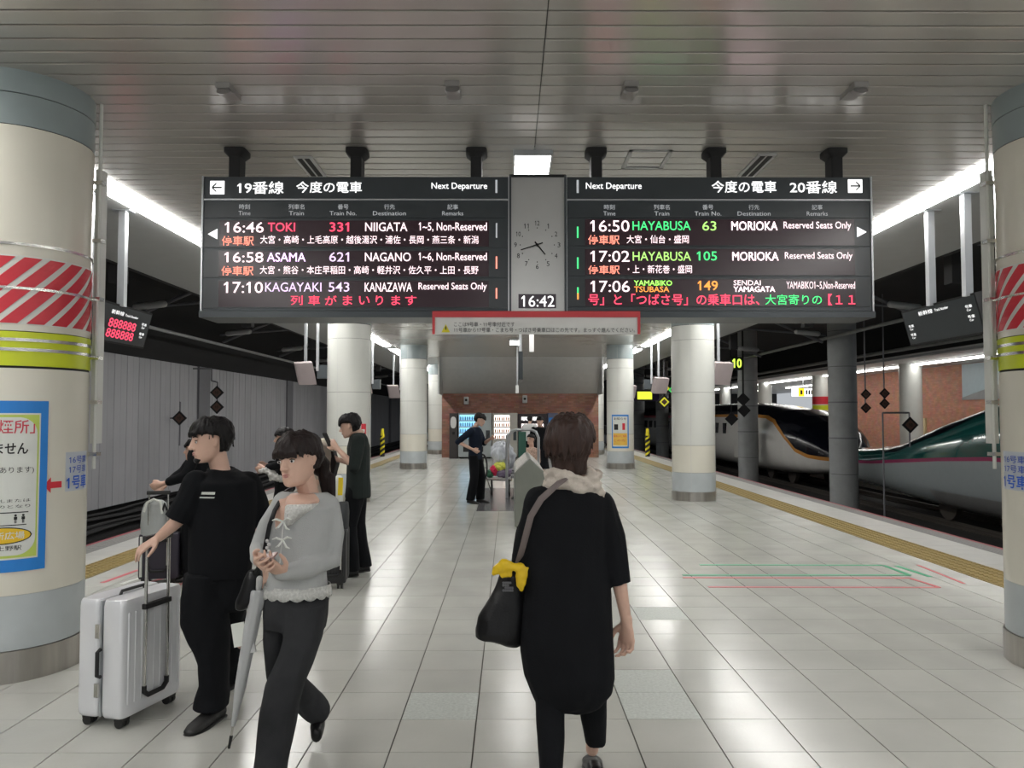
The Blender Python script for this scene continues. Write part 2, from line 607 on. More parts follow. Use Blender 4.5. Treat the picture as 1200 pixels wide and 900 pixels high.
# soffits beside the slats, fascias, and the dark void over the tracks
so = MB()
so.box(-5.5, -3.92, -9, 75, CZ, CZ + .1)
so.box(4.30, 5.78, -9, 75, CZ, CZ + .1)
so.box(-3.95, -2.62, 28.2, 75, CZ, CZ + .1)
so.box(3.45, 4.35, 28.2, 75, CZ, CZ + .1)
so.box(-3.95, -3.585, -9, 75, CZ + .12, CZ + .2)
so.box(4.0, 4.31, -9, 75, CZ + .12, CZ + .2)
so.build('ceiling_soffit', SOFFIT, loc=(0, 0, CZ), smooth=0, kind='structure')
vd = MB()
vd.box(-5.6, -5.5, -9, 75, CZ, 5.2)
vd.box(5.78, 5.88, -9, 75, CZ, 5.2)
vd.box(-10.2, -5.5, -9, 75, 5.1, 5.2)
vd.box(5.78, 14.6, -9, 75, 5.1, 5.2)
vd.box(14.5, 14.6, -9, 75, 3.85, 5.2)
vd.quadslab((-9.35, -9, 3.05), (-9.35, 75, 3.05), (-8.2, 75, 4.6), (-8.2, -9, 4.6), (-.05, 0, .05))
vd.quadslab((-8.2, -9, 4.6), (-8.2, 75, 4.6), (-8.0, 75, 5.15), (-8.0, -9, 5.15), (-.05, 0, 0))
vd.build('ceiling_void', DARK, loc=(0, 0, 5.1), smooth=0, kind='structure')
# enclosure over the far stair: level part then sloping down to the brick wall
en = MB()
en.quadslab((-2.62, 28.2, CZ - .0), (3.45, 28.2, CZ - .0), (3.45, 29.8, 2.42), (-2.62, 29.8, 2.42), (0, .06, .06))
en.box(-2.62, -2.56, 28.2, 45, 2.4, CZ)
en.box(3.39, 3.45, 28.2, 45, 2.4, CZ)
en.build('ceiling_slope', mat('brushed_soffit_panel', (.46, .46, .45), .35, metal=.3, world=True), loc=(0, 29, 2.4), smooth=0, kind='structure')
MB().box(-2.6, 3.43, 29.75, 31, 0, 2.46).build('wall_back', BRICK, smooth=0, kind='structure')
MB().box(-10.2, 26, 75, 75.4, -1.3, 5.2).build('wall_far', DARK, smooth=0, kind='structure')

CABLE = mat('dull_cable', (.05, .05, .052), .6)
# ---- left wall across the track
wl = MB().box(-9.95, -9.55, -9, 75, -1.3, 3.1).build('wall_left', DARK, smooth=0, kind='structure')
pm = MB()
vs = []
prof = [(-.293, 0), (-.28, .02), (-.008, .02), (0, .014), (.008, .02), (.28, .02), (.293, 0), (.293, -.05), (-.293, -.05)]
pv = [(q, p, z) for z in (-.5, 3.07) for p, q in prof]
n = len(prof)
pf = [((i + 1) % n, i, i + n, (i + 1) % n + n) for i in range(n)] + [tuple(range(n)), tuple(range(2 * n - 1, n - 1, -1))]
pm.add(pv, pf)
pme = pm.mesh('wall_panel', WALLP, 0)
for k in range(88):
    o = bpy.data.objects.new('wall_panel', pme)
    link(o, wl)
    o.location = (-9.32 - wl.location.x, 14.3 + .6 * k - wl.location.y, 0 - wl.location.z)
for y in (14.3, 23.45, 32.6, 41.8, 51, 60):
    MB().box(-9.3, -9.24, y - .42, y + .42, -.5, 3.07).build('wall_pilaster', WALLC, wl, 0)
for z, r_, x in ((-.62, .03, -9.45), (-.74, .04, -9.4), (-.9, .03, -9.35), (-1.02, .05, -9.42)):
    MB().tube([V((x, y, z + .04 * math.sin(y * .9 + z * 9))) for y in range(8, 74)], r_, 6).build('cable', CABLE, wl)
MB().box(-10, EL, -9, 75, -1.35, -1.25).build('trackbed_left', TRACK, smooth=0, kind='structure')
MB().box(ER, 14.3, -9, 75, -1.35, -1.25).build('trackbed_right', TRACK, smooth=0, kind='structure')
for x in (-7.77, -6.33, 7.03, 8.47, 11.38, 12.82):
    mb = MB()
    pr = [(-.07, 0), (.07, 0), (.07, .02), (.012, .035), (.012, .11), (.035, .12), (.035, .16), (-.035, .16), (-.035, .12), (-.012, .11), (-.012, .035), (-.07, .02)]
    vs = [(x + a, y, -1.25 + b) for y in (-9, 75) for a, b in pr]
    mb.add(vs, [(i, (i + 1) % 12, (i + 1) % 12 + 12, i + 12) for i in range(12)])
    tag(mb.build('rail', RAILM, smooth=0), {-7.77: 'worn steel rail of the left track, the one nearer the grey wall', -6.33: 'worn steel rail of the left track, next to the platform', 7.03: 'rail of the empty right track, nearest the platform',
        8.47: 'rail of the empty right track, nearer the grey columns', 11.38: 'rail under the near side of the two bullet trains', 12.82: 'rail under the far side of the two bullet trains'}[x], 'rail', 'rails')

# ---- the other platform on the right
MB().box(14.2, 26, -9, 75, -1.25, 0).build('floor_far_platform', EDGEW, smooth=0, kind='structure')
fc = MB()
fc.box(14.6, 26, -9, 75, 3.72, 3.85)
fc.build('ceiling_far_platform', mat('far_ceiling_panel', (.5, .5, .5), .5, world=True), smooth=0, kind='structure')
wb = MB().box(18.6, 19, 27, 46, 0, 3.72).build('wall_right', BRICKO, smooth=0, kind='structure')
pmb = MB()
pmb.add([PX(*q, 18.58) for q in ((1125, 427), (1200, 425), (1200, 405), (1200, 425), (1125, 466))][:2] + [PX(1200, 408, 18.58), PX(1125, 466, 18.58)], [(0, 1, 2, 3)])
a_, b_, c_, d_ = PX(1125, 428, 18.57), PX(1185, 420, 18.57), PX(1185, 421, 18.57), PX(1125, 466, 18.57)
MB().quadslab((18.57, 24.5, 3.7), (18.57, 31.6, 3.7), (18.57, 31.6, 2.35), (18.57, 24.5, 4.0 - .9 + .6), (.06, 0, 0)).build('pale_blue_panel', mat('pale_blue_metal', (.42, .52, .56), .4), wb, 0)
MB().quadslab((18.55, 24.5, 3.69), (18.55, 31.6, 2.34), (18.55, 31.6, 2.25), (18.55, 24.5, 2.25), (.06, 0, 0)).build('grey_stair_soffit', CONC, wb, 0)
MB().box(18.52, 18.6, 34.4, 35.3, .2, 1.5).build('cream_wall_plate', mat('cream_plate', (.6, .52, .3), .5), wb, 0)


def far_pillar(x, y, label, hatch=False):
    o = empty('pillar', (x, y, 0), label, 'pillar', 'white round pillars of the opposite platform')
    MB().cyl(x, y, .15, 3.72, .43, 28).build('shaft', WHITEP, o)
    MB().cyl(x, y, 0, .15, .44, 28).build('kick_plate', KICK, o)
    if hatch:
        MB().cyl(x, y, 1.9, 2.15, .435, 28).build('lime_band', LIME, o)
        MB().cyl(x, y, 2.2, 2.6, .435, 28).build('red_band', RED, o)
    return o


far_pillar(16.4, 31.5, 'white round pillar before the orange brick wall, right of the diamond sign')
far_pillar(16.4, 40.6, 'white pillar with red and lime bands across the tracks', True)
far_pillar(16.4, 49.5, 'white pillar across the tracks above the white train, beyond the banded one')
far_pillar(16.4, 58.6, 'farthest white pillar of the opposite platform seen over the trains')
names = ['over the green train', 'left of the brick wall', 'above the white train', 'farther along above the white train', 'farthest, at the end of the opposite platform']
for k in range(5):
    y0 = 24.3 + 8.2 * k
    o = empty('ceiling_light', (16.35, y0, 3.66), 'long fluorescent light of the opposite platform, ' + names[k], 'light', 'fluorescent lights of the opposite platform')
    MB().box(16.2, 16.5, y0, y0 + 7.4, 3.68, 3.73).build('housing', WHITE, o, 0)
    MB().box(16.24, 16.46, y0 + .02, y0 + 7.38, 3.62, 3.68).build('diffuser', DIFF2, o, 0)
for k in range(4):
    y0 = 34 + 9 * k
    o = empty('ceiling_light', (20.5, y0, 3.66), 'second-row fluorescent light beyond the opposite platform pillars, ' + ['first seen', 'next along', 'third along', 'last seen'][k], 'light', 'second row of lights of the opposite platform')
    MB().box(20.4, 20.6, y0, y0 + 5, 3.68, 3.73).build('housing', WHITE, o, 0)
    MB().box(20.42, 20.58, y0 + .02, y0 + 4.98, 3.62, 3.68).build('diffuser', DIFF2, o, 0)
a_ = P(929, 455, 42)
b_ = P(954, 464.5, 42)
o = empty('hanging_sign', (a_.x, 42, b_.z), 'small lit white and yellow sign hanging over the opposite platform', 'sign')
MB().box(a_.x, b_.x, 42, 42.2, b_.z, a_.z).build('sign_box', mat('lit_sign_white', (.8, .8, .8), emit=(.9, .95, 1), estr=.9), o, 0)
MB().box(a_.x + .3, a_.x + .62, 41.97, 42, b_.z, a_.z).build('yellow_field', mat('lit_sign_yellow', (.8, .6, 0), emit=(1, .65, .02), estr=.9), o, 0)
MB().box((a_.x + b_.x) / 2 - .02, (a_.x + b_.x) / 2 + .02, 42.05, 42.1, a_.z, 3.72).build('hanger', STEEL, o, 0)
t_ = MB()
for k in range(3):
    t_.box(a_.x + .70 + .14 * k, a_.x + .79 + .14 * k, 41.96, 41.97, b_.z + .10, b_.z + .34)
t_.box(a_.x + .40, a_.x + .52, 41.96, 41.97, b_.z + .10, b_.z + .34)
t_.build('lettering', BLACK, o, 0)

# ---- grey columns standing between the two right-hand tracks
col_lab = ['nearest grey concrete column between the tracks, in front of the two train noses',
           'second grey concrete column, beside the white train cockpit with two black diamonds',
           'third grey concrete column between the tracks, behind the white pillar',
           'fourth grey concrete column between the tracks, carrying the yellow diamond',
           'farthest grey concrete column between the tracks']
for k, y in enumerate((22.8, 31.9, 41, 49.8, 58.6)):
    o = empty('concrete_column', (9.85, y, -1.25), col_lab[k], 'column', 'grey columns between the tracks')
    zz = [-1.25, -.1, .95, 2.0, 3.05, 4.1, 5.1]
    for a, b in zip(zz[:-1], zz[1:]):
        MB().cyl(9.85, y, a + .006, b - .006, .40, 24).build('shaft_segment', CONC, o)
    MB().cyl(9.85, y, -1.2, 5.1, .392, 24).build('joint_core', BLACK, o)
    for z in (.95, 2.0):
        MB().cyl(9.85, y, z - .02, z + .02, .41, 24).build('strap', WALLC, o)

# ---- dark overhead gear: beams, struts, conduits over the tracks
for sd, xs, lab in ((-1, -7.4, 'left'), (1, 8.2, 'right')):
    for k, y in enumerate((11, 16.5, 22, 27.5, 33, 40, 47)):
        o = empty('overhead_strut', (xs, y, 3.9), f'dark overhead bracket with pale insulator over the {lab} track, number {k + 1} going away', 'bracket',
                  f'overhead brackets over the {lab} track')
        o['label'] = f'{["nearest", "second nearest", "third nearest", "fourth nearest", "third farthest", "second farthest", "farthest"][k]} dark overhead bracket with a pale insulator over the {lab} track'
        MB().capsule([(xs - 1.6 * sd, y, 4.7), (xs + .9 * sd, y + .4, 3.75)], [.04, .04]).build('strut', WALLC, o)
        MB().capsule([(xs - 1.6 * sd, y, 4.1), (xs + 1.0 * sd, y + .4, 3.95)], [.03, .03]).build('strut', WALLC, o)
        MB().capsule([(xs + .1 * sd, y + .2, 4.03), (xs + .75 * sd, y + .3, 3.98)], [.075, .075]).build('insulator', PALE, o)
        MB().box(xs - 1.8 * sd - .1, xs - 1.8 * sd + .1, y - .1, y + .1, 3.5, 5.1).build('hanger', DARK, o, 0)
for x, z, rr in ((-6.2, 4.1, .05), (-8.1, 3.6, .04), (6.6, 4.2, .05), (9.4, 3.9, .05), (13.9, 3.95, .07), (13.6, 3.6, .04)):
    tag(MB().tube([(x, -5, z), (x, 74, z)], rr, 8).build('overhead_pipe', CONC), {-6.2: 'thin grey pipe running high over the left track near the soffit', -8.1: 'thin grey pipe along the top of the grey wall',
        6.6: 'thin grey pipe running high over the right track by the soffit', 9.4: 'grey pipe running past the tops of the grey columns', 13.9: 'thick pipe along the edge of the opposite platform roof', 13.6: 'thin pipe under the edge of the opposite platform roof'}[x], 'pipe')

# ---- fluorescent strips of our platform
ORD = ['first', 'second', 'third', 'fourth', 'fifth', 'sixth', 'seventh', 'eighth', 'ninth', 'tenth', 'eleventh', 'twelfth', 'thirteenth', 'fourteenth', 'fifteenth']


def strip_label(i, xt):
    if i >= 25:
        return f'{ORD[i - 25]} small fluorescent light after the gap in the far {xt} ceiling strip'
    if i < 9:
        return f'{ORD[8 - i]} tube light of the {xt} ceiling strip back from the hazard-striped pillar'
    return f'{ORD[i - 9]} tube light of the long {xt} ceiling strip beyond the hazard-striped pillar'


for sd, xc, xt in ((0, -3.755, 'left'), (1, 4.15, 'right')):
    for i in list(range(0, 24)) + list(range(25, 36)):
        y0 = -6.2 + 1.24 * i
        seen = y0 > 5.5
        o = empty('ceiling_light', (xc, y0, CZ - .05),
                  strip_label(i, xt), 'light',
                  f'strip lights along the {xt} side of the platform ceiling' if i < 25 else f'far lights continuing the {xt} strip')
        MB().box(xc - .165, xc + .165, y0 + .004, y0 + 1.236, CZ - .0, CZ + .1).build('housing', WHITE, o, 0)
        dm = MB()
        vs = [(xc + a, y, CZ + b) for y in (y0 + .006, y0 + 1.232) for a, b in ((-.125, 0), (-.10, -.03), (0, -.045), (.10, -.03), (.125, 0))]
        dm.add(vs, [(j, j + 1, j + 6, j + 5) for j in range(4)] + [(4, 3, 2, 1, 0), (5, 6, 7, 8, 9), (0, 5, 9, 4)])
        dm.build('diffuser', DIFF, o, 0)
cl = [(6.14, 'bright rectangular ceiling light above the station clock'), (-1.3, 'rectangular ceiling light over the near end of the platform'), (-3.6, 'second rectangular ceiling light over the near end, added to brighten the pillar fronts'), (-6.5, 'third rectangular ceiling light over the near end, added to brighten the pillar fronts'),  # second and third near-end lights are extra, added unseen to brighten pillar fronts
      (13.5, 'rectangular ceiling light hidden behind the departure boards'), (21.6, 'small lit ceiling light seen below the white banner')]
for y0, lb in cl:
    xc = .19 if y0 < 20 else .16
    o = empty('ceiling_light_panel', (xc, y0, CZ - .03), lb, 'light')
    MB().box(xc - .16, xc + .16, y0, y0 + 1.25, CZ - .045, CZ + .02).build('frame', STEEL, o, 0)
    MB().box(xc - .145, xc + .145, y0 + .015, y0 + 1.235, CZ - .046, CZ - .044).build('diffuser', DIFF, o, 0)

# ---- ceiling fittings
for i, (px, py, tx, lb) in enumerate(((262, 98, -.12, 'small ceiling speaker above the left end of the left board'), (530, 96, 0, 'small ceiling speaker above the right end of the left board'),
                                 (740, 96, .06, 'small ceiling speaker above the left end of the right board'), (1008, 97, .12, 'small ceiling speaker above the right end of the right board'))):
    c = PZ(px, py, CZ)
    o = empty('ceiling_speaker', (c.x, c.y, CZ - .07), lb, 'speaker', 'small ceiling fittings in front of the boards')
    MB().box(c.x - .045, c.x + .045, c.y - .02, c.y + .2, CZ - .035, CZ).build('mount', mat('grey_fitting', (.30, .29, .28), .4, metal=.3), o, 0)
    MB().loft([((c.x, c.y - .005, CZ - .05), .045, .03), ((c.x, c.y + .05, CZ - .04), .05, .035)], lat=(1, 0, 0), dep=(0, .5, .86)).build('grille', MATS['grey_fitting'], o)
for i, (q, lb) in enumerate((((343, 183), (372, 206), 'slotted air vent in the ceiling behind the left board'),) and
                            ((((343, 183), (372, 206)), 'slotted air vent in the ceiling over the left board'), (((911, 180), (878, 206)), 'slotted air vent in the ceiling over the right board'))):
    a, b = PZ(*q[0], CZ), PZ(*q[1], CZ)
    c = (a + b) / 2
    c.x = a.x + (.08 if i == 0 else -.08)
    o = empty('ceiling_vent', (c.x, a.y, CZ - .015), lb, 'vent')
    MB().box(c.x - .075, c.x + .075, a.y, a.y + .0 - (a.y - b.y), CZ - .012, CZ).build('frame', PALE, o, 0)
    for j in range(2):
        MB().box(c.x - .05 + j * .06, c.x - .01 + j * .06, min(a.y, b.y) + .03, max(a.y, b.y) - .03, CZ - .016, CZ - .012).build('slot', BLACK, o, 0)
a, b = PZ(728, 197, CZ), PZ(793, 176, CZ)
o = MB()
x0, x1, y0, y1 = a.x, b.x - .03, b.y, a.y
for q in ((x0, x1, y0, y0 + .03), (x0, x1, y1 - .03, y1), (x0, x0 + .03, y0, y1), (x1 - .03, x1, y0, y1)):
    o.box(*q, CZ - .008, CZ)
o = o.build('access_panel_frame', PALE, smooth=0, label='square access panel frame in the ceiling above the right departure board', cat='access panel')

# ================================================================ PILLARS
def surf(C, Rr, phi, z):
    return V((C[0] + Rr * math.sin(phi), C[1] - Rr * math.cos(phi), z))


def cyl_hit(px, py, C, Rr):
    d = ray(px, py)
    ox, oy = -C[0], -C[1]
    A = d.x ** 2 + d.y ** 2
    B = 2 * (ox * d.x + oy * d.y)
    Cc = ox * ox + oy * oy - Rr * Rr
    disc = max(B * B - 4 * A * Cc, 0)
    t = (-B - math.sqrt(disc)) / (2 * A)
    p = V((0, 0, CH)) + d * t
    return math.atan2(p.x - C[0], -(p.y - C[1])), p.z


def patch(mb, C, Rr, p0, p1, z0, z1, th=.003, shear=0., mi=0):
    """a film bent round the pillar; shear shifts the top edge"""
    if abs(shear) > .1:
        for j in range(5):
            patch(mb, C, Rr, p0 + shear * j / 5, p1 + shear * j / 5, z0 + (z1 - z0) * j / 5, z0 + (z1 - z0) * (j + 1) / 5, th, shear / 5 + (1e-9), mi)
        return mb
    n = max(2, int(abs(p1 - p0) / .10) + 1)
    for i in range(n):
        a, b = p0 + (p1 - p0) * i / n, p0 + (p1 - p0) * (i + 1) / n
        q = []
        for r_ in (Rr, Rr + th):
            q += [surf(C, r_, a, z0), surf(C, r_, b, z0), surf(C, r_, b + shear, z1), surf(C, r_, a + shear, z1)]
        mb.add(q, [(4, 5, 6, 7), (0, 4, 7, 3), (1, 2, 6, 5), (3, 7, 6, 2), (0, 1, 5, 4)], mi)
    return mb


def shell(C, Rr, z0, z1, gaps=()):
    return MB().cyl(C[0], C[1], z0, z1, Rr, 64)


def near_pillar(C, label, flip):
    Rr = .43
    o = empty('pillar', (C[0], C[1], 0), label, 'pillar')
    shell(C, Rr + .012, 0, .19).build('kick_plate', KICK, o)
    shell(C, Rr, .193, .52).build('lower_band', BLUEGREY, o)
    shell(C, Rr, .522, 1.90).build('shaft_panel', CREAM, o)
    shell(C, Rr - .006, .19, 3.75).build('joint_core', BLACK, o)
    shell(C, Rr + .003, 1.915, 2.125).build('lime_band', LIME, o)
    for z in (2.015, 2.075):
        shell(C, Rr + .007, z - .010, z + .010).build('steel_ring', CHROME, o)
    shell(C, Rr, 2.13, 3.40).build('shaft_panel', CREAM, o)
    shell(C, Rr + .002, 2.17, 2.595).build('white_film_band', WHITEF, o)
    hz = MB()
    per = 2 * math.pi / 19
    for row, (z0, z1) in enumerate(((2.175, 2.388), (2.398, 2.585))):
        for k in range(19):
            sh = (z1 - z0) / Rr * 1.0
            ph = k * per + row * (z0 - 2.175) / Rr * 1.0 + .02
            patch(hz, C, Rr + .003, ph, ph + per * .68, z0, z1, .002, shear=sh)
    hz.build('hazard_stripes', RED, o)
    for z in (2.393, 2.665):
        shell(C, Rr + .008, z - .008, z + .008).build('steel_ring', CHROME, o)
    shell(C, Rr + .001, 3.405, 3.60).build('upper_band', TEAL, o)
    shell(C, Rr + .004, 3.605, CZ).build('collar', TEAL, o)
    # conduit and fixing clips on the inner side of the pillar
    ph = math.atan2(-C[0], C[1]) + (1.36 if C[0] < 0 else -1.36)
    p = surf(C, Rr + .04, ph, 0)
    MB().tube([(p.x, p.y, 1.25), (p.x, p.y, CZ)], .012, 8).build('conduit', WHITEP, o)
    p2 = surf(C, Rr + .045, ph + (.12 if C[0] < 0 else -.12), 0)
    MB().box(p2.x - .02, p2.x + .02, p2.y - .04, p2.y + .04, 1.42, 3.3).build('cable_trunking', WHITEP, o, 0)
    cb = MB()
    for z in (1.35, 1.7, 2.0, 2.4, 2.8, 3.2):
        cb.box(p.x - .03, p.x + .03, p.y - .03, p.y + .03, z - .012, z + .012)
    cb.build('conduit_clips', CHROME, o, 0)
    return o


CL, CR = (-3.248, 5.08), (3.712, 5.04)
pl = near_pillar(CL, 'cream round pillar at the left with red hazard stripes and a blue-framed poster', 1)
pr = near_pillar(CR, 'cream round pillar at the right edge with red hazard stripes and lime band', -1)

# poster on the left pillar
RR = .4335
p1, zt = cyl_hit(57, 470, CL, RR)
_, zb = cyl_hit(50, 677, CL, RR)
zt, zb = 1.70, .665
p0 = p1 - 1.72
po = empty('poster', surf(CL, RR, (p0 + p1) / 2, zb), 'blue-bordered smoking area poster with a lime frame on the left pillar', 'poster')
patch(MB(), CL, RR, p0, p1, zb, zt).build('border', BLUE, po)
patch(MB(), CL, RR + .0035, p0 + .14, p1 - .10, zb + .075, zt - .075, .001).build('white_edge', WHITEF, po)
patch(MB(), CL, RR + .005, p0 + .16, p1 - .12, zb + .085, zt - .085, .001).build('lime_field', mat('lime_print', (.50, .62, .12), .4), po)
mb = MB()
nn = 24
a0, a1, z0, z1 = p0 + .18, p1 - .14, zb + .10, zt - .10
out = []
rc = .10
for cx_, cz_, s0 in ((a1 - rc / RR, z1 - rc, 0), (a0 + rc / RR, z1 - rc, 90), (a0 + rc / RR, z0 + rc, 180), (a1 - rc / RR, z0 + rc, 270)):
    for k in range(7):
        t = R(s0 + 15 * k)
        out.append((cx_ + rc / RR * math.cos(t), cz_ + rc * math.sin(t)))
# fill in columns so that it follows the curve
cols = sorted({round(q[0], 5) for q in out} | {a0 + (a1 - a0) * i / 20 for i in range(21)})


def zspan(ph):
    e = 0
    for c_ in (a0 + rc / RR, a1 - rc / RR):
        d_ = (c_ - ph) if c_ < (a0 + a1) / 2 else (ph - c_)
        if d_ > 0:
            e = rc - math.sqrt(max(rc * rc - (d_ * RR) ** 2, 0))
    return z0 + e, z1 - e


for a, b in zip(cols[:-1], cols[1:]):
    (al, ah), (bl_, bh) = zspan(a), zspan(b)
    q = [surf(CL, RR + .0066, a, al), surf(CL, RR + .0066, b, bl_), surf(CL, RR + .0066, b, bh), surf(CL, RR + .0066, a, ah)]
    mb.add(q, [(0, 1, 2, 3)])
mb.build('white_panel', WHITEF, po)


def wrapped(items, m, name, par, C=CL, rr=RR + .008):
    mb = MB()
    for body, pa, pb, za, zc, bold in items:
        put_text(mb, body, None, None, None, bold, wrap=lambda x, y: surf(C, rr, pa + (pb - pa) * x, za + (zc - za) * y))
    return mb.build(name, m, par, 0)


def ph_(x, C=CL):
    return cyl_hit(x, 560, C, RR)[0]


W = 1 / RR
wrapped([('「喫煙所」', p1 - .145 - .72, p1 - .175, 1.50, 1.585, .01)], mat('red_print', (.6, .05, .08), .5), 'red_lettering', po)
wrapped([('ありません', p1 - .22 - .72, p1 - .25, 1.375, 1.445, .02), ('(改札外にあります)', p1 - 1.0, p1 - .175, 1.255, 1.30, 0),
         ('新幹線改札または', p1 - 1.0, p1 - .21, 1.085, 1.105, 0), ('お手洗いのとなり', p1 - 1.0, p1 - .21, 1.05, 1.07, 0), ('日本 上野駅', p1 - .8, p1 - .3, .795, .825, 0)], BLACK, 'black_lettering', po)
hr = MB()
patch(hr, CL, RR + .0075, p1 - 1.0, p1 - .23, 1.02, 1.026, .001)
patch(hr, CL, RR + .0075, p1 - 1.0, p1 - .25, .925 + .02, .93 + .02, .001)
hr.build('rules', BLACK, po)
ic = MB()
for cx_ in (p1 - .38, p1 - .29):
    for (w_, za, zc) in ((.010, .975, 1.0), (.022, .985, .995), (.02, 1.0, .985)):
        pass
    q = [(0, .0)]
    def disc(cx, cz, r1, n=12):
        pts = [surf(CL, RR + .008, cx + r1 * math.cos(2 * math.pi * i / n) * W, cz + r1 * math.sin(2 * math.pi * i / n)) for i in range(n)]
        ic.add(pts, [tuple(range(n))])
    disc(cx_, 1.005, .007)
    patch(ic, CL, RR + .0075, cx_ - .02, cx_ + .02, .98, .997, .001)
    patch(ic, CL, RR + .0075, cx_ - .012, cx_ - .003, .958, .98, .001)
    patch(ic, CL, RR + .0075, cx_ + .003, cx_ + .012, .958, .98, .001)
ic.build('restroom_icon', BLACK, po, 0)


def ellipse(cx, cz, rx, rz, rr, m, name, n=40):
    mb = MB()
    st = []
    for i in range(n + 1):
        x = -1 + 2 * i / n
        h = math.sqrt(max(0, 1 - x * x)) * rz
        st.append((surf(CL, rr, cx + x * rx, cz - h), surf(CL, rr, cx + x * rx, cz + h)))
    for a, b in zip(st[:-1], st[1:]):
        mb.add([a[0], b[0], b[1], a[1]], [(0, 1, 2, 3)])
    return mb.build(name, m, po)


ellipse(p1 - .55, .885, .37, .052, RR + .0078, BLACK, 'ellipse_outline')
ellipse(p1 - .55, .885, .355, .046, RR + .0086, mat('amber_print', (.80, .52, .02), .4), 'amber_ellipse')
wrapped([('喫煙所広場', p1 - .85, p1 - .27, .863, .908, .01)], WHITEF, 'white_lettering', po, rr=RR + .0094)

# car number stickers on both near pillars
for C, xs, lb in ((CL, (56, 104), 'car number sticker with red arrow on the left pillar'), (CR, (1173, 1215), 'car number sticker on the right pillar')):
    if C is CL:
        a, b = cyl_hit(78, 570, C, RR)[0], cyl_hit(78, 570, C, RR)[0] + .52
    else:
        a, b = cyl_hit(1176.5, 560, C, RR)[0], cyl_hit(1206, 560, C, RR)[0]
    st = empty('car_number_sticker', surf(C, RR, a, 1.15), lb, 'sticker')
    patch(MB(), C, .4305, a - .02, b + .02, 1.125, 1.375, .001).build('backing', mat('pale_sticker', (.52, .56, .62), .4), st)
    wrapped([('16号車', a + .04, b - .04, 1.300, 1.350, .008), ('17号車', a + .04, b - .04, 1.238, 1.288, .008)], BLUET, 'small_lettering', st, C, .4335)
    wrapped([('1号車', a, b - .01, 1.135, 1.225, .02)], mat('strong_blue_print', (.02, .12, .62), .5), 'large_lettering', st, C, .4335)
    ar = MB()
    c_ = a - .04
    e = .115
    zc_ = 1.175
    pts = [(-.40, 0), (-.27, .05), (-.27, .02), (-.06, .02), (-.06, -.02), (-.27, -.02), (-.27, -.05)]
    vs = [surf(C, .434, c_ + x_ * .78, zc_ + z_) for x_, z_ in pts]
    ar.add(vs, [(0, 6, 1), (2, 5, 4, 3)])
    if C is CL:
        ar.build('red_arrow', RED, st, 0)


def row_pillar(C, label, group, kind='plain'):
    o = empty('pillar', (C[0], C[1], 0), label, 'pillar', group)
    Rr = .41
    shell(C, Rr + .01, 0, .17).build('kick_plate', KICK, o)
    shell(C, Rr, .173, .53).build('lower_band', BLUEGREY, o)
    zs = [.534, 1.05, 2.05, 3.05, 3.33]
    for a, b in zip(zs[:-1], zs[1:]):
        shell(C, Rr, a, b - .005).build('shaft_panel', CREAM if b < 1.1 else WHITEP, o)
    shell(C, Rr, 3.334, CZ).build('upper_band', TEAL, o)
    shell(C, Rr - .006, .1, 3.75).build('joint_core', BLACK, o)
    ph = -.2
    sv = MB()
    for ph in (-.35, 1.2, 2.8, 4.4):
        patch(sv, C, Rr, ph, ph + .012, .18, 3.7, .001)
    sv.build('vertical_joints', PALE, o, 0)
    return o


G = 'round pillars along the platform'
C2L, C2R = (-3.05, 14.7), (3.55, 14.92)
C3L, C3R = (-2.93, 23.65), (3.39, 23.63)
C4L, C4R = (-3.02, 32.6), (3.57, 32.6)
row_pillar(C2L, 'round pillar behind the man in the dark shirt with a phone, second on the left', G)
row_pillar(C2R, 'big plain white pillar below the right departure board', G)
o3l = row_pillar(C3L, 'round pillar with a grey-blue foot, third of the left row', G)
o3r = row_pillar(C3R, 'round pillar bearing the small blue-framed poster, third of the right row', G)
row_pillar(C4L, 'small far pillar with wiring beside the brick wall on its left', G)
row_pillar(C4R, 'small far pillar beside the brick wall on its right, with a yellow notice', G)
for (x, y, lb) in ((-3.0, 42, 'farthest pillar on the left row, beyond the brick wall'), (3.6, 42, 'farthest pillar on the right row, beyond the brick wall')):
    row_pillar((x, y), lb, G)
# poster on the third right pillar
C = C3R
rr3 = .412
a, zt = cyl_hit(717, 486, C, rr3)
b, zb = cyl_hit(742, 525, C, rr3)
ps = empty('poster', surf(C, rr3, (a + b) / 2, zb), 'small blue-framed notice with an orange lower half on the third right pillar', 'poster')
b = min(b, a + 1.3)
patch(MB(), C, rr3, a, b, zb, zt).build('border', BLUE, ps)
patch(MB(), C, rr3 + .004, a + .08, b - .1, zb + .05, zt - .05, .001).build('white_field', WHITEF, ps)
patch(MB(), C, rr3 + .006, a + .12, b - .14, zb + .09, zb + .45, .001).build('orange_field', mat('amber_print2', (.80, .50, .08), .4), ps)
wrapped([('お知らせ', a + .2, b - .2, zt - .16, zt - .08, .01)], BLACK, 'lettering', ps, C, rr3 + .008)
wrapped([('乗車口のご案内', a + .16, b - .2, zb + .33, zb + .40, 0), ('この先', a + .16, b - .3, zb + .2, zb + .27, 0)], MATS['red_print'], 'red_lettering', ps, C, rr3 + .009)
patch(MB(), C, rr3 + .006, a + .2, a + .5, zb + .55, zb + .72, .001).build('black_icon', BLACK, ps)
patch(MB(), C, rr3 + .006, a + .8, a + 1.0, zb + .55, zb + .75, .001).build('red_icon', RED, ps)
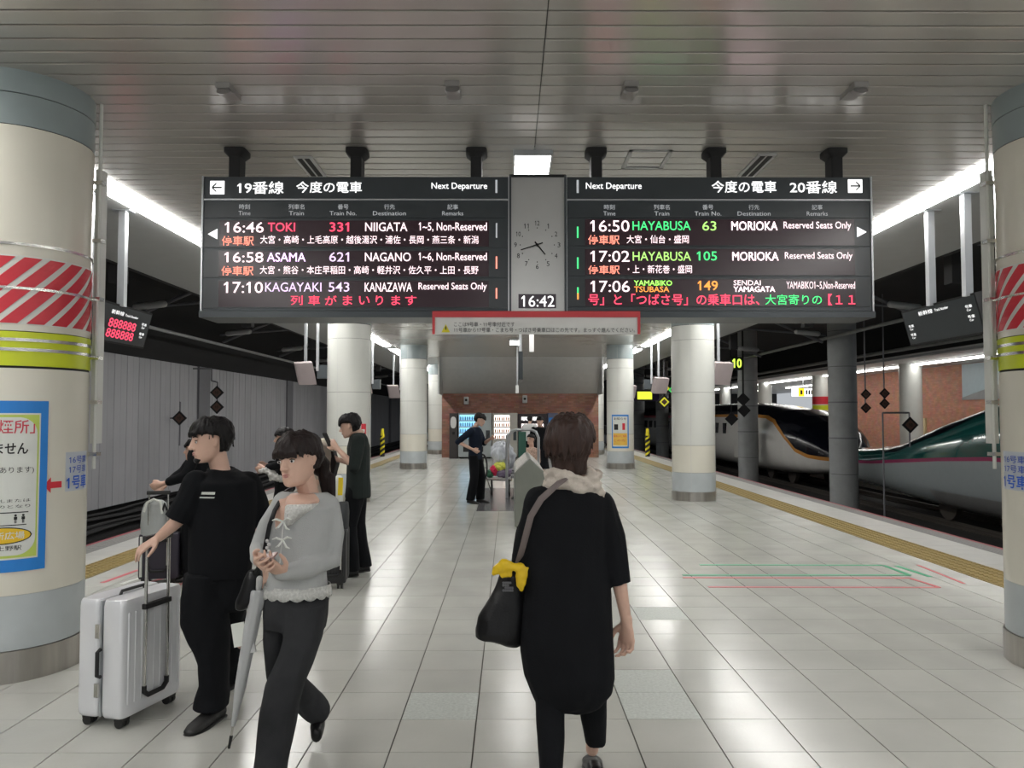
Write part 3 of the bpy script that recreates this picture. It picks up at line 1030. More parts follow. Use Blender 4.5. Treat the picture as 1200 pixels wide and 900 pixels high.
# little red call button box by the phone man and things on far pillars
q = P(425.5, 503, 14.27)
o = empty('notice', q, 'small red and white notice on the second left pillar', 'notice')
MB().box(q.x - .03, q.x + .05, 14.25, 14.31, q.z - .09, q.z + .10).build('plate', RED, o, 0)
MB().box(q.x - .015, q.x + .035, 14.24, 14.25, q.z - .06, q.z).build('white_field', WHITEF, o, 0)
q = P(697, 497, 32.15)
o = empty('notice', q, 'small yellow notice on the far right pillar by the brick wall', 'notice')
MB().box(q.x - .15, q.x + .15, 32.13, 32.17, q.z - .3, q.z + .3).build('plate', WHITEF, o, 0)
MB().box(q.x - .12, q.x + .14, 32.11, 32.13, q.z - .27, q.z + .0).build('yellow_field', YELLOW, o, 0)

# ================================================================ DEPARTURE BOARDS
YB = 6.0


def bxx(px): return P(px, 290, YB).x
def bzz(py): return P(600, py, YB).z


def brect(mb, x0, x1, y0, y1, f, b, mi=0):
    return mb.box(bxx(x0), bxx(x1), YB + f, YB + b, bzz(y1), bzz(y0), mi)


def btext(items, m, name, par, f=-.018):
    mb = MB()
    for it in items:
        t, x0, x1, y0, y1 = it[:5]
        bold = {.012: .003, .03: .006, .02: .008, .01: .004}.get(it[5], it[5]) if len(it) > 5 else .003
        small = (y1 - y0) < 8
        put_text(mb, t, (bxx(x0), YB + f, bzz(y1)), (bxx(x1) - bxx(x0), 0, 0), (0, 0, bzz(y0) - bzz(y1)), bold, res=2 if small else 3)
    return mb.build(name, m, par, 0)


def board(x0, x1, side, label, rows, hdr, poles, cols):
    o = empty('departure_board', ((bxx(x0) + bxx(x1)) / 2, YB + .17, bzz(372)), label, 'departure board')
    brect(MB(), x0, x1, 207.5, 364, 0, .34).build('casing', FRAME, o, 0)
    brect(MB(), x0 - 1, x1 + 1, 365, 372.5, -.03, .36).build('bottom_rail', FRAME, o, 0)
    for xx in (x0, x1):
        brect(MB(), xx - 1, xx + 1, 207, 365, -.012, .1).build('edge_trim', STEEL, o, 0)
    h = brect(MB(), x0 + 2, x1 - 2, 209, 233, -.010, 0).build('header_panel', PANEL, o, 0)
    brect(MB(), x0 + 1, x1 - 1, 233.6, 235.4, -.014, 0).build('divider', STEEL, o, 0)
    c = brect(MB(), x0 + 2, x1 - 2, 237, 255.5, -.010, 0).build('column_heading_panel', PANEL, o, 0)
    btext(hdr['t'], TLIT, 'lettering', h)
    ax, ay = hdr['arrow']
    brect(MB(), ax, ax + 16.5, ay, ay + 15.5, -.016, -.008).build('arrow_plate', TLIT, h, 0)
    am = MB()
    d = hdr['dir']
    cx = ax + 8.2
    cyy = ay + 7.8
    for (p, q, r_, s_) in ((-6, 5.5, .9, 0),):
        brect(am, cx - 5.5, cx + 5.5, cyy - .8, cyy + .8, -.019, -.016)
    for sg in (-1, 1):
        tip = V((bxx(cx + d * 5.8), YB - .019, bzz(cyy)))
        e = V((bxx(cx + d * .8), YB - .019, bzz(cyy + sg * 4.8)))
        n_ = V((0, 0, .0065))
        am.quadslab(tip - n_, e - n_, e + n_, tip + n_, (0, .003, 0))
    am.build('arrow', BLACK, h, 0)
    bx_ = hdr['bar']
    brect(MB(), bx_, bx_ + 2.4, 211.5, 226.5, -.016, -.008).build('light_bar', TGREY, h, 0)
    hb = [('時刻', 'Time'), ('列車名', 'Train'), ('番号', 'Train No.'), ('行先', 'Destination'), ('記事', 'Remarks')]
    it = []
    for (j, e), cx_ in zip(hb, cols):
        it.append((j, cx_ - 3.1 * len(j), cx_ + 3.1 * len(j), 240.3, 246.2, .0))
        it.append((e, cx_ - 1.75 * len(e), cx_ + 1.75 * len(e), 248.3, 253.2, .0))
    btext(it, TGREY, 'lettering', c)
    for r_ in rows:
        ya, yb = r_['y']
        rp = brect(MB(), x0 + 2, x1 - 2, ya, yb, -.008, 0).build('departure_row', PANEL, o, 0)
        brect(MB(), r_['sx'][0], r_['sx'][1], ya + 1.3, yb - 1.0, -.012, -.008).build('led_screen', LEDBG, rp, 0)
        for m, nm, items in r_['t']:
            btext(items, m, nm, rp)
        if r_.get('tri'):
            tx, ty, td = r_['tri']
            a = V((bxx(tx), YB - .014, bzz(ty)))
            b_ = V((bxx(tx - td * 11), YB - .014, bzz(ty - 6)))
            c2 = V((bxx(tx - td * 11), YB - .014, bzz(ty + 6)))
            MB().add([a, b_, c2, a + V((0, .006, 0)), b_ + V((0, .006, 0)), c2 + V((0, .006, 0))], [(0, 2, 1), (3, 4, 5), (0, 1, 4, 3), (1, 2, 5, 4), (2, 0, 3, 5)]).build('triangle_mark', TLIT, rp, 0)
        for bb_, m in r_['bar']:
            brect(MB(), bb_[0], bb_[0] + 1.8, bb_[1], bb_[2], -.014, -.008).build('status_bar', m, rp, 0)
    for px in poles:
        c_ = P(px, 190, YB + .17)
        ho = MB().box(c_.x - .045, c_.x + .045, YB + .10, YB + .24, bzz(208), CZ).build('hanger_pole', BLACK, o, 0, bevel=.008)
        MB().loft([((c_.x, YB + .17, CZ - .07), .052, .075, .5), ((c_.x, YB + .17, CZ - .035), .085, .10, .35), ((c_.x, YB + .17, CZ), .085, .10, .35)], lat=(1, 0, 0), dep=(0, 1, 0), seg=16).build('ceiling_plate', BLACK, ho, 30)
    return o


def L(cx): return 230 + .325 * cx
def Ly(cy): return 200 + .325 * cy
def Rx(cx): return 640 + cx / 3
def Ry(cy): return 200 + cy / 3


def li(t, a, b, c, d, bold=.012): return (t, L(a), L(b), Ly(c), Ly(d), bold)
def ri(t, a, b, c, d, bold=.012): return (t, Rx(a), Rx(b), Ry(c), Ry(d), bold)


rowsL = [
    dict(y=(257.8, 290.3), sx=(257.5, 573), tri=(244, 275, -1), bar=[((581, 262, 279), TGREY)], t=[
        (LWHITE, 'white_lettering', [li('16:46', 105, 245, 188, 226), li('NIIGATA', 610, 762, 189, 221, .03), li('1~5, Non-Reserved', 803, 1048, 189, 223, .03), li('大宮・高崎・上毛高原・越後湯沢・浦佐・長岡・燕三条・新潟', 233, 1018, 236, 266)]),
        (LRED, 'red_lettering', [li('TOKI', 260, 358, 190, 222, .02), li('331', 482, 552, 189, 222, .02)]),
        (LPINK, 'salmon_lettering', [li('停車駅', 95, 210, 238, 273, .02)])]),
    dict(y=(293.3, 325.2), sx=(257.5, 573), bar=[((581, 301, 315), LPINK)], t=[
        (LWHITE, 'white_lettering', [li('16:58', 105, 245, 296, 333), li('NAGANO', 610, 775, 297, 329, .03), li('1~6, Non-Reserved', 803, 1048, 297, 330, .03), li('大宮・熊谷・本庄早稲田・高崎・軽井沢・佐久平・上田・長野', 233, 1018, 345, 375)]),
        (LLILAC, 'lilac_lettering', [li('ASAMA', 258, 397, 298, 330, .01), li('621', 482, 553, 296, 330, .01)]),
        (LPINK, 'salmon_lettering', [li('停車駅', 95, 210, 346, 380, .02)])]),
    dict(y=(328.2, 361), sx=(257.5, 573), bar=[((581, 338, 350), LPINK)], t=[
        (LWHITE, 'white_lettering', [li('17:10', 105, 245, 403, 443), li('KANAZAWA', 610, 780, 405, 438, .03), li('Reserved Seats Only', 803, 1048, 405, 438, .03)]),
        (LLILAC, 'lilac_lettering', [li('KAGAYAKI', 253, 455, 405, 438, .01), li('543', 480, 555, 404, 438, .01)]),
        (LRED, 'red_lettering', [li('列', 345, 388, 452, 486, .03), li('車', 408, 450, 452, 486, .03), li('が', 468, 510, 452, 486, .03), li('ま', 532, 566, 452, 486, .03), li('い', 590, 628, 454, 484, .03), li('り', 650, 676, 452, 486, .03), li('ま', 706, 738, 452, 486, .03), li('す', 756, 796, 452, 486, .03)])])]
rowsR = [
    dict(y=(256.0, 288.5), sx=(685.5, 1001), tri=(1015, 272, 1), bar=[((676, 266, 279), LGREEN)], t=[
        (LWHITE, 'white_lettering', [ri('16:50', 155, 292, 176, 216), ri('MORIOKA', 650, 812, 180, 211, .03), ri('Reserved Seats Only', 833, 1070, 180, 212, .03), ri('大宮・仙台・盛岡', 282, 500, 228, 257)]),
        (LGREEN, 'green_lettering', [ri('HAYABUSA', 303, 507, 179, 211, .01)]), (LLIME, 'yellow_green_lettering', [ri('63', 548, 597, 179, 212, .01)]),
        (LPINK, 'salmon_lettering', [ri('停車駅', 147, 257, 228, 261, .02)])]),
    dict(y=(290.8, 323.5), sx=(685.5, 1001), bar=[((676, 302, 315), LGREEN)], t=[
        (LWHITE, 'white_lettering', [ri('17:02', 155, 292, 283, 322), ri('MORIOKA', 652, 814, 287, 317, .03), ri('Reserved Seats Only', 836, 1073, 287, 318, .03), ri('・上・新花巻・盛岡', 285, 510, 333, 362)]),
        (LLIME, 'yellow_green_lettering', [ri('HAYABUSA', 303, 507, 286, 318, .01)]), (LGREEN, 'green_lettering', [ri('105', 528, 598, 285, 317, .01)]),
        (LPINK, 'salmon_lettering', [ri('停車駅', 147, 257, 334, 365, .02)])]),
    dict(y=(326.0, 359.5), sx=(685.5, 1001), bar=[((676, 337, 344), LGREEN), ((676, 344, 351), LORANGE)], t=[
        (LWHITE, 'white_lettering', [ri('17:06', 155, 292, 388, 428), ri('SENDAI', 655, 750, 386, 404, .03), ri('YAMAGATA', 655, 800, 408, 427, .03), ri('YAMABIKO1~5,Non-Reserved', 840, 1080, 390, 420, .02)]),
        (LLIME, 'yellow_green_lettering', [ri('YAMABIKO', 307, 440, 387, 405, .02)]), (LORANGE, 'orange_lettering', [ri('TSUBASA', 307, 430, 408, 428, .02), ri('149', 530, 600, 388, 422, .02)]),
        (LRED, 'red_lettering', [ri('号」と「つばさ号」の乗車口は、', 147, 745, 434, 474, .02), ri('【１１', 985, 1080, 434, 474, .02)]),
        (LGREEN, 'green_lettering', [ri('大宮寄りの', 765, 963, 436, 472, .01)])])]
board(237, 596.5, 0, 'left departure board for track 19 with lit red and white train times', rowsL,
      dict(t=[li('19番線', 148, 315, 42, 87, .02), li('今度の電車', 360, 597, 42, 83, .02), li('Next Departure', 848, 1049, 46, 75, .01)], arrow=(246, 213), dir=-1, bar=580.5), (278, 419, 558.5), [L(x) for x in (175, 362, 530, 697, 925)])
board(663.5, 1021.5, 1, 'right departure board for track 20 with lit green and white train times', rowsR,
      dict(t=[ri('Next Departure', 140, 336, 44, 73, .01), ri('今度の電車', 582, 810, 37, 79, .02), ri('20番線', 857, 1023, 37, 81, .02)], arrow=(994.3, 210.5), dir=1, bar=675.8), (698, 836.5, 977), [Rx(x) for x in (222, 406, 568, 730, 952)])
# clock tower
ck = empty('station_clock', (bxx(630), YB + .15, bzz(364)), 'tall silver clock panel with analogue face and digital 16:42 between the boards', 'clock')
brect(MB(), 598, 662.5, 207, 364, .01, .3).build('panel', mat('satin_silver_panel', (.50, .50, .49), .30, metal=.55, var=.04), ck, 0)
brect(MB(), 597, 663, 204.8, 207.2, -.01, .34).build('added_glare_cap', BLACK, ck, 0)  # black cap added to keep the panel top's glare off the slats
for xx in (597.2, 661.8):
    brect(MB(), xx - .4, xx + 2, 206, 365, -.02, .3).build('side_frame', FRAME, ck, 0)
cxk, cyk = 629.6, 286.8
mb = MB()
for k in range(1, 13):
    t = R(30 * k)
    x, y = cxk + 25.5 * math.sin(t), cyk - 25.5 * math.cos(t)
    hw = 2.7 if k > 9 else (.9 if k == 1 else 1.6)
    put_text(mb, str(k), (bxx(x - hw), YB + .004, bzz(y + 2.8)), (bxx(x + hw) - bxx(x - hw), 0, 0), (0, 0, bzz(y - 2.8) - bzz(y + 2.8)), 0, res=2)
    x, y = cxk + 20 * math.sin(t), cyk - 20 * math.cos(t)
    brect(mb, x - .5, x + .5, y - .5, y + .5, .004, .01)
mb.build('numerals', BLACK, ck, 0)


def hand(ang, ln, back, wd, y):
    t = R(ang)
    d = V((math.sin(t), 0, math.cos(t)))
    s_ = V((math.cos(t), 0, -math.sin(t))) * wd
    c = V((bxx(cxk), YB + y, bzz(cyk)))
    return MB().quadslab(c - d * back - s_ * 1.5, c - d * back + s_ * 1.5, c + d * ln + s_, c + d * ln - s_, (0, .003, 0))


hand(141, .10, .03, .004, -.004).build('hour_hand', BLACK, ck, 0)
hand(252, .135, .045, .003, -.009).build('minute_hand', BLACK, ck, 0)
MB().loft([((bxx(cxk), YB - .012, bzz(cyk)), .009, .009), ((bxx(cxk), YB + .01, bzz(cyk)), .009, .009)], lat=(1, 0, 0), dep=(0, 0, 1)).build('hub', BLACK, ck)
ds = brect(MB(), 607.5, 651.5, 344.5, 361, .002, .02).build('digital_display', mat('digital_screen', (.05, .035, .05), .3), ck, 0)
btext([('16:42', 611, 649.5, 346.5, 359.5, .0)], TLIT, 'digits', ds, f=-.001)

# banner under the boards
bn = empty('banner', (bxx(628), YB - .05, bzz(392)), 'white banner with red frame and yellow warning triangle under the boards', 'banner')
brect(MB(), 508, 748, 366, 392.5, -.06, -.045).build('white_sheet', mat('white_banner_sheet', (.74, .74, .72), .5), bn, 0)
rb = MB()
brect(rb, 508, 748, 366, 373, -.07, -.04)
brect(rb, 508, 511, 373, 392.5, -.07, -.04)
brect(rb, 745, 748, 373, 392.5, -.07, -.04)
rb.build('red_frame', mat('bright_red_frame', (.62, .05, .06), .4), bn, 0)
btext([('ここは9号車・11号車付近です', 533, 603, 378.5, 384, .0), ('11号車から17号車・こまち号・つばさ号乗車口はこの先です。まっすぐ進んでください。', 533, 742, 385, 390.5, .0)], BLACK, 'lettering', bn, f=-.065)
tr = MB()
for (s_, f_, mi) in ((1, -.064, 0),):
    a, b, c = V((bxx(523.5), YB + f_, bzz(381))), V((bxx(518.5), YB + f_, bzz(390.5))), V((bxx(528.5), YB + f_, bzz(390.5)))
    tr.add([a, b, c], [(0, 1, 2)])
tr.build('warning_triangle', YELLOW, bn, 0)
brect(MB(), 523, 524.2, 383.5, 387.5, -.067, -.065).build('exclamation_mark', BLACK, bn, 0)

# ================================================================ HANGING SIGNS
def track_sign(sd, y0, y1, x, z0, z1, label, lit, screen=True, tilt=.10):
    X = sd * x
    c = V((X, (y0 + y1) / 2, z0))
    o = empty('track_sign', c, label, 'sign')
    t = V((sd * tilt, 0, -(z1 - z0)))         # from the top edge down
    up = V((X, 0, z1))
    n = V((sd * .12, 0, sd * .0))
    a, b = V((X, y0, z1)), V((X, y1, z1))
    MB().quadslab(a + t, b + t, b, a, V((sd * .12, 0, .03))).build('housing', BLACK if screen else PALE, o, 0)
    e = V((-sd * .004, 0, 0))
    if screen:
        ey = V((0, .02, 0))
        sc = MB().quadslab(a + t * .95 + ey + e, b + t * .95 - ey + e, b + t * .05 - ey + e, a + t * .05 + ey + e, V((sd * .002, 0, 0))).build('screen', PANEL, o, 0)
        tm = MB()
        # text reads from the platform: left to right is +y on the left side, -y on the right side
        def tx(t_, u0, u1, v0, v1, mb):
            if sd > 0:
                s0, s1 = b + (a - b) * u0, b + (a - b) * u1
            else:
                s0, s1 = a + (b - a) * u0, a + (b - a) * u1
            put_text(mb, t_, s0 + t * v1 + e * 2, s1 - s0, t * (v0 - v1))
        if sd > 0:
            tx('新幹線', .25, .45, .12, .24, tm); tx('Track Number', .48, .66, .15, .22, tm)
            for u, v in ((.06, .42), (.06, .66), (.86, .25), (.86, .50)):
                tx('号車', u, u + .08, v, v + .08, tm); tx('Car', u + .01, u + .06, v + .1, v + .15, tm)
        else:
            tx('新幹線', .38, .56, .16, .27, tm); tx('Track Number', .58, .78, .2, .26, tm)
            for u, v in ((.86, .32), (.86, .58)):
                tx('号車', u, u + .08, v, v + .08, tm); tx('Car', u + .01, u + .06, v + .1, v + .15, tm)
        tm.build('lettering', TLIT, sc, 0)
        if lit:
            lm_ = MB()
            for v in (.38, .64):
                tx('888888', .38, .78, v, v + .22, lm_)
            lm_.build('red_digits', LRED, sc, 0)
    for yy in (7.36, 8.0):
        MB().box(X - .035, X + .035, yy - .035, yy + .035, z1 - .02, CZ).build('hanger_pole', STEEL, o, 0)
        MB().box(X - .09, X + .09, yy - .07, yy + .07, CZ - .012, CZ).build('ceiling_plate', STEEL, o, 0)
    return o


track_sign(1, 7.25, 8.62, 4.40, 2.385, 2.774, 'black hanging track sign with white lettering beside the right pillar', False)
track_sign(-1, 7.30, 8.70, 4.03, 2.36, 2.76, 'black hanging track sign with red lit digits beside the left pillar', True)
for sd, x in ((-1, 4.05), (1, 4.2)):
    nm = 'left' if sd < 0 else 'right'
    for k, (yy, lb) in enumerate(((15.3, f'pinkish grey monitor hanging on two poles over the {nm} platform edge'), (21.5, f'far grey monitor on poles beyond the second {nm} pillar'), (27, f'farthest hanging monitor over the {nm} platform edge'))):
        o = empty('hanging_monitor', (sd * x, yy, 2.25), lb, 'monitor')
        w_, h_ = .40, .42
        c = V((sd * x, yy, 2.45))
        MB().obox(c, (w_ / 2, sd * .1, 0), (-.03, .06, .02), (.03 * sd, -.06, h_ / 2)).build('screen_back', mat('pinkish_grey_panel', (.42, .36, .36), .4), o, 0)
        MB().box(c.x - sd * .32 - .11, c.x - sd * .32 + .11, yy + .1, yy + .25, 2.35, 2.62).build('small_unit', FRAME, o, 0)
        for dx in (-.02, -sd * .22):
            MB().box(c.x + dx - .025, c.x + dx + .025, yy + .08, yy + .13, 2.5, CZ).build('hanger_pole', STEEL, o, 0)
        MB().box(c.x - .14, c.x + .12, yy + .04, yy + .18, CZ - .015, CZ).build('ceiling_plate', STEEL, o, 0)
# sign seen edge-on below the banner
q0, q1 = P(610, 393, 17), P(610, 445, 17)
o = empty('edge_on_sign', (q0.x, 17, q1.z), 'narrow hanging sign seen edge-on below the banner, on one pole', 'sign')
MB().box(q0.x - .05, q0.x + .05, 16.9, 18.2, q1.z, q1.z + .62).build('sign_box', FRAME, o, 0)
MB().box(q0.x - .03, q0.x + .03, 17.3, 17.4, q1.z + .6, CZ).build('hanger_pole', STEEL, o, 0)
q0, q1 = P(623, 393, 15), P(623, 412, 15)
o = empty('hanging_plate', (q0.x, 15, q1.z), 'short white plate hanging from the ceiling right of the narrow sign', 'sign')
MB().box(q0.x - .045, q0.x + .045, 15, 15.1, q1.z, q1.z + .5).build('plate', WHITE, o, 0)
MB().box(q0.x - .015, q0.x + .015, 15.04, 15.07, q1.z + .5, CZ).build('hanger', STEEL, o, 0)
q0, q1 = P(606, 447, 24), P(606, 461, 24)
o = empty('hanging_camera', (q0.x, 24, q1.z), 'small white camera hanging on a thin rod before the brick wall', 'camera')
MB().box(q0.x - .05, q0.x + .05, 23.95, 24.15, q1.z, q1.z + .25, bev=.01).build('housing', WHITE, o, 0)
MB().tube([(q0.x, 24.05, q1.z + .2), (q0.x, 24.05, CZ)], .015).build('rod', STEEL, o)
for (px, py, lb) in ((546.5, 469.5, 'small grey box high on the brick wall above the vending machines'), (615, 468, 'small round camera high on the brick wall')):
    q = P(px, py, 29.7)
    o = empty('wall_box', q, lb, 'wall box')
    MB().box(q.x - .09, q.x + .09, 29.55, 29.75, q.z - .15, q.z + .15, bev=.02).build('housing', PALE, o, 0)
    MB().loft([((q.x, 29.55, q.z + .02), .05, .05), ((q.x, 29.52, q.z + .02), .04, .04)], lat=(1, 0, 0), dep=(0, 0, 1)).build('lens', BLACK, o)

# ---- diamond stop markers
def diamond(c, s, label, m_in, m_out=BLACK, pole=None, group='diamond stop markers', facing=-1):
    o = empty('diamond_marker', c, label, 'marker', None)
    c = V(c)
    def dm(sz, f, th, m, nm, par):
        q = [c + V((sz, f, 0)), c + V((0, f, sz)), c + V((-sz, f, 0)), c + V((0, f, -sz))]
        return MB().quadslab(*q, (0, th, 0)).build(nm, m, par, 0)
    pl_ = dm(s, 0, .04, m_out, 'plate', o)
    if m_in is not None:
        dm(s * .66, -.008, .008, m_in, 'inner_field', o)
        tm = MB()
        put_text(tm, '10', c + V((-s * .22, -.012, -s * .2)), (s * .44, 0, 0), (0, 0, s * .4), .02)
        tm.build('number', BLACK, o, 0)
    if pole:
        pm_ = MB()
        for a, b in pole:
            pm_.tube([c + V(a), c + V(b)], .022, 6)
        pm_.build('post', DARK if m_in is None else WALLC, o)
    return o


DM = mat('dull_brown_marker', (.10, .05, .035), .5)
diamond(PX(210, 490, -9.0), .20, 'dark diamond marker on a thin rod before the left wall', DM, pole=[((0, .05, -.75), (0, .05, .45)), ((0, .05, .0), (-.26, .05, 0))])
d1 = P(254, 460, 22.5)
diamond(d1, .20, 'upper of two dark diamond markers hanging from a bent rod at the left wall', DM, pole=[((-.18, .05, 2.98 - d1.z), (-.18, .05, .35)), ((-.18, .05, 2.98 - d1.z), (-.72, .05, 2.98 - d1.z)), ((-.18, .05, .35), (0, .05, .3)), ((0, .05, .3), (0, .05, .15))])
diamond(P(254, 477, 22.5), .20, 'lower of two dark diamond markers hanging at the left wall', DM, pole=[((0, .05, .18), (0, .05, .24))])
diamond(P(1067, 498, 19.0), .20, 'dark diamond marker on a square bent post in front of the green train', DM,
        pole=[((0, .05, -.55), (0, .05, .3)), ((0, .05, .3), (-.66, .05, .3)), ((-.66, .05, .3), (-.66, .05, -1.25 - P(1067, 498, 19.0).z))])
for (px, py, lb) in ((1037, 461, 'upper dark diamond hanging before the pink wall, beside the column'), (1037, 473, 'lower dark diamond hanging before the pink wall, beside the column'),
                     (1015, 462, 'upper dark diamond hanging right against the near grey column'), (1015, 478, 'lower dark diamond hanging right against the near grey column')):
    diamond(P(px, py, 22.0), .15, lb, DM, pole=[((0, .05, .1), (0, .05, 5.1 - P(px, py, 22.0).z if 'upper' in lb else .3))])
for (px, py, lb) in ((871, 468, 'upper black diamond on the post beside the second grey column'), (872, 481, 'middle black diamond on the post beside the second grey column'), (857.5, 491, 'lower left black diamond hanging beside the second grey column')):
    diamond(P(px, py, {468: 30.4, 481: 30.7, 491: 31.0}[int(py)]), .27, lb, None, pole=[((0, .05, 0), (0, .05, 5.1 - P(px, py, 30.5).z))])
YG = mat('yellow_marker', (.55, .5, .02), .4, emit=(.7, .7, .05), estr=.35)
GG = mat('green_marker', (.05, .5, .1), .4, emit=(.05, .8, .15), estr=.35)
for (px, py, m, lb) in ((778.5, 471, YG, 'yellow-edged diamond marker before the fourth grey column'), (779, 455, YG, 'smaller yellow-edged diamond marker just above the other'), (789, 457, GG, 'green-edged diamond marker half hidden by the white pillar')):
    c = P(px, py, 30)
    o = diamond(c, .29, lb, m, pole=[((0, .05, .2), (0, .05, 5.1 - c.z))])
    q = [c + V((.12, -.02, 0)), c + V((0, -.02, .12)), c + V((-.12, -.02, 0)), c + V((0, -.02, -.12))]
    MB().quadslab(*q, (0, .01, 0)).build('centre_field', DM, o, 0)
q = P(864, 426, 30)
o = empty('number_sign', q, 'small lit yellow-green number 10 sign near the second grey column', 'sign')
MB().box(q.x - .25, q.x + .25, 30, 30.1, q.z - .25, q.z + .25).build('plate', BLACK, o, 0)
MB().box(q.x - .02, q.x + .02, 30.02, 30.06, q.z + .25, 5.1).build('hanger', BLACK, o, 0)
tm = MB()
put_text(tm, '10', (q.x - .19, 29.99, q.z - .17), (.36, 0, 0), (0, 0, .36), .03)
tm.build('number', mat('lit_yellow_green', (.5, .7, .1), emit=(.55, .8, .08), estr=1.), o, 0)
q = P(757, 464, 45)
o = empty('hanging_sign', q, 'small lit yellow and purple sign in the dark between the third and second right pillars', 'sign')
MB().box(q.x - .75, q.x + .75, 45, 45.15, q.z - .3, q.z + .35).build('box', mat('dark_purple_sign', (.04, .02, .10)), o, 0)
MB().box(q.x - .5, q.x + .35, 44.97, 45, q.z - .2, q.z + .25).build('yellow_field', mat('lit_lime_sign', (.7, .8, .05), emit=(.65, .75, .05), estr=.8), o, 0)
MB().box(q.x - .03, q.x + .03, 45.05, 45.1, q.z + .3, 5.1).build('hanger', BLACK, o, 0)

# hazard posts and barriers at the far platform edges
for px, by, lb in ((448, 535, 'left'), (759, 535, 'right')):
    b = PZ(px, by, 0)
    o = empty('hazard_post', b, f'black and yellow striped post at the far {lb} platform edge', 'post')
    MB().cyl(b.x, b.y, 0, .82, .09, 12).build('post', BLACK, o)
    MB().cyl(b.x, b.y, .82, 1.1, .08, 12, r2=.05).build('yellow_top', YELLOW, o)
    st = MB()
    for k in range(4):
        n_ = 12
        vs = []
        for i in range(n_ + 1):
            a = 2 * math.pi * i / n_
            z = .06 + k * .2 + .12 * math.cos(a) * .6 + .04
            vs += [(b.x + .094 * math.cos(a), b.y + .094 * math.sin(a), z), (b.x + .094 * math.cos(a), b.y + .094 * math.sin(a), z + .09)]
        st.add(vs, [(2 * i, 2 * i + 2, 2 * i + 3, 2 * i + 1) for i in range(n_)])
    st.build('yellow_stripes', YELLOW, o)
for sd, x0, x1, y in ((-1, -5.15, -4.0, 36), (1, 4.3, 5.9, 36)):
    nm = 'left' if sd < 0 else 'right'
    o = empty('barrier_fence', (x0, y, 0), f'dark low barrier fence at the far {nm} end of the platform', 'fence')
    for k in range(8):
        yy = y + k * 1.6
        xx = sd * 5.0 + .1
        MB().box(xx - .03, xx + .03, yy - .03, yy + .03, 0, 1.1).build('post', BLACK, o, 0)
    for z in (.15, .6, 1.08):
        MB().box(sd * 5.0 + .08, sd * 5.0 + .12, y, y + 11.2, z - .025, z + .025).build('rail', BLACK, o, 0)
    MB().box(sd * 5.0 + .09, sd * 5.0 + .11, y + .05, y + 11.1, .18, .58).build('infill_panel', WALLC, o, 0)
# ================================================================ TRAINS
def interp(tab, y):
    if y <= tab[0][0]: return tab[0][1:]
    for a, b in zip(tab[:-1], tab[1:]):
        if y <= b[0]:
            t = (y - a[0]) / (b[0] - a[0])
            return tuple(p + (q - p) * t for p, q in zip(a[1:], b[1:]))
    return tab[-1][1:]


def train_body(tab, ys, xc, bounds, slots, name, mats, par, n_sec=7):
    """rows of (Y, top, half width, bottom, shoulder); bounds(y) gives rising livery heights, slots(i, y) the paint of section i"""
    mb = MB()
    per = None
    for y in ys:
        zt, hw, zb, zm = interp(tab, y)
        zs = [zb] + [min(max(b, zb + .002), zt - .001) for b in bounds(y)] + [zt]
        for i in range(1, len(zs)):
            zs[i] = max(zs[i], zs[i - 1] + .0005)

        def th_of(z):
            if z >= zm:
                return math.asin(min(1, max(0, (z - zm) / max(zt - zm, 1e-6))) ** (1 / .75))
            return -math.asin(min(1, max(0, (zm - z) / max(zm - zb, 1e-6))) ** (1 / .8))
        ths = []
        for a, b in zip(zs[:-1], zs[1:]):
            ta, tb_ = th_of(a), th_of(b)
            ths += [ta + (tb_ - ta) * k / n_sec for k in range(n_sec)]
        ths.append(math.pi / 2)
        half = []
        for th in ths:
            c, s_ = math.cos(th), math.sin(th)
            if s_ >= 0:
                half.append((hw * abs(c) ** .62, zm + (zt - zm) * s_ ** .75))
            else:
                half.append((hw * abs(c) ** .30 * (1 - .10 * abs(s_) ** 3), zm - (zm - zb) * abs(s_) ** .8))
        ring = [(xc - x, y, z) for x, z in half] + [(xc + x, y, z) for x, z in reversed(half[:-1])]
        per = len(ring)
        mb.v += ring
    n = len(ys)
    m_ = (per - 1) // 2
    for i in range(n - 1):
        ym = (ys[i] + ys[i + 1]) / 2
        for k in range(per):
            j = (k + 1) % per
            mb.f.append((i * per + k, i * per + j, (i + 1) * per + j, (i + 1) * per + k))
            kk = k if k < m_ else per - 2 - k
            mb.m.append(slots(min(max(kk, 0) // n_sec, 9), ym) if k < per - 1 else slots(0, ym))
    mb.f.append(tuple(range(per - 1, -1, -1)))
    mb.f.append(tuple((n - 1) * per + k for k in range(per)))
    mb.m += [0, 0]
    return mb.build(name, mats, par, 50)


TG = mat('deep_green_train_paint', (.008, .085, .078), .13, var=.03, coat=.6)
TP = mat('pink_train_stripe', (.26, .035, .10), .25)
TS = mat('silver_white_train_paint', (.29, .32, .33), .20, var=.03, coat=.5)
TW = mat('white_train_paint', (.66, .65, .62), .22, var=.03, coat=.5)
TB = mat('black_cockpit_glass', (.004, .005, .010), .16, spec=.25, coat=.12)
TO = mat('copper_train_line', (.50, .22, .05), .25)
TGR = mat('grey_train_skirt', (.16, .16, .16), .5, bump=.3, bscale=40)
TPK = mat('red_train_line', (.50, .08, .10), .3)
XT = 12.1

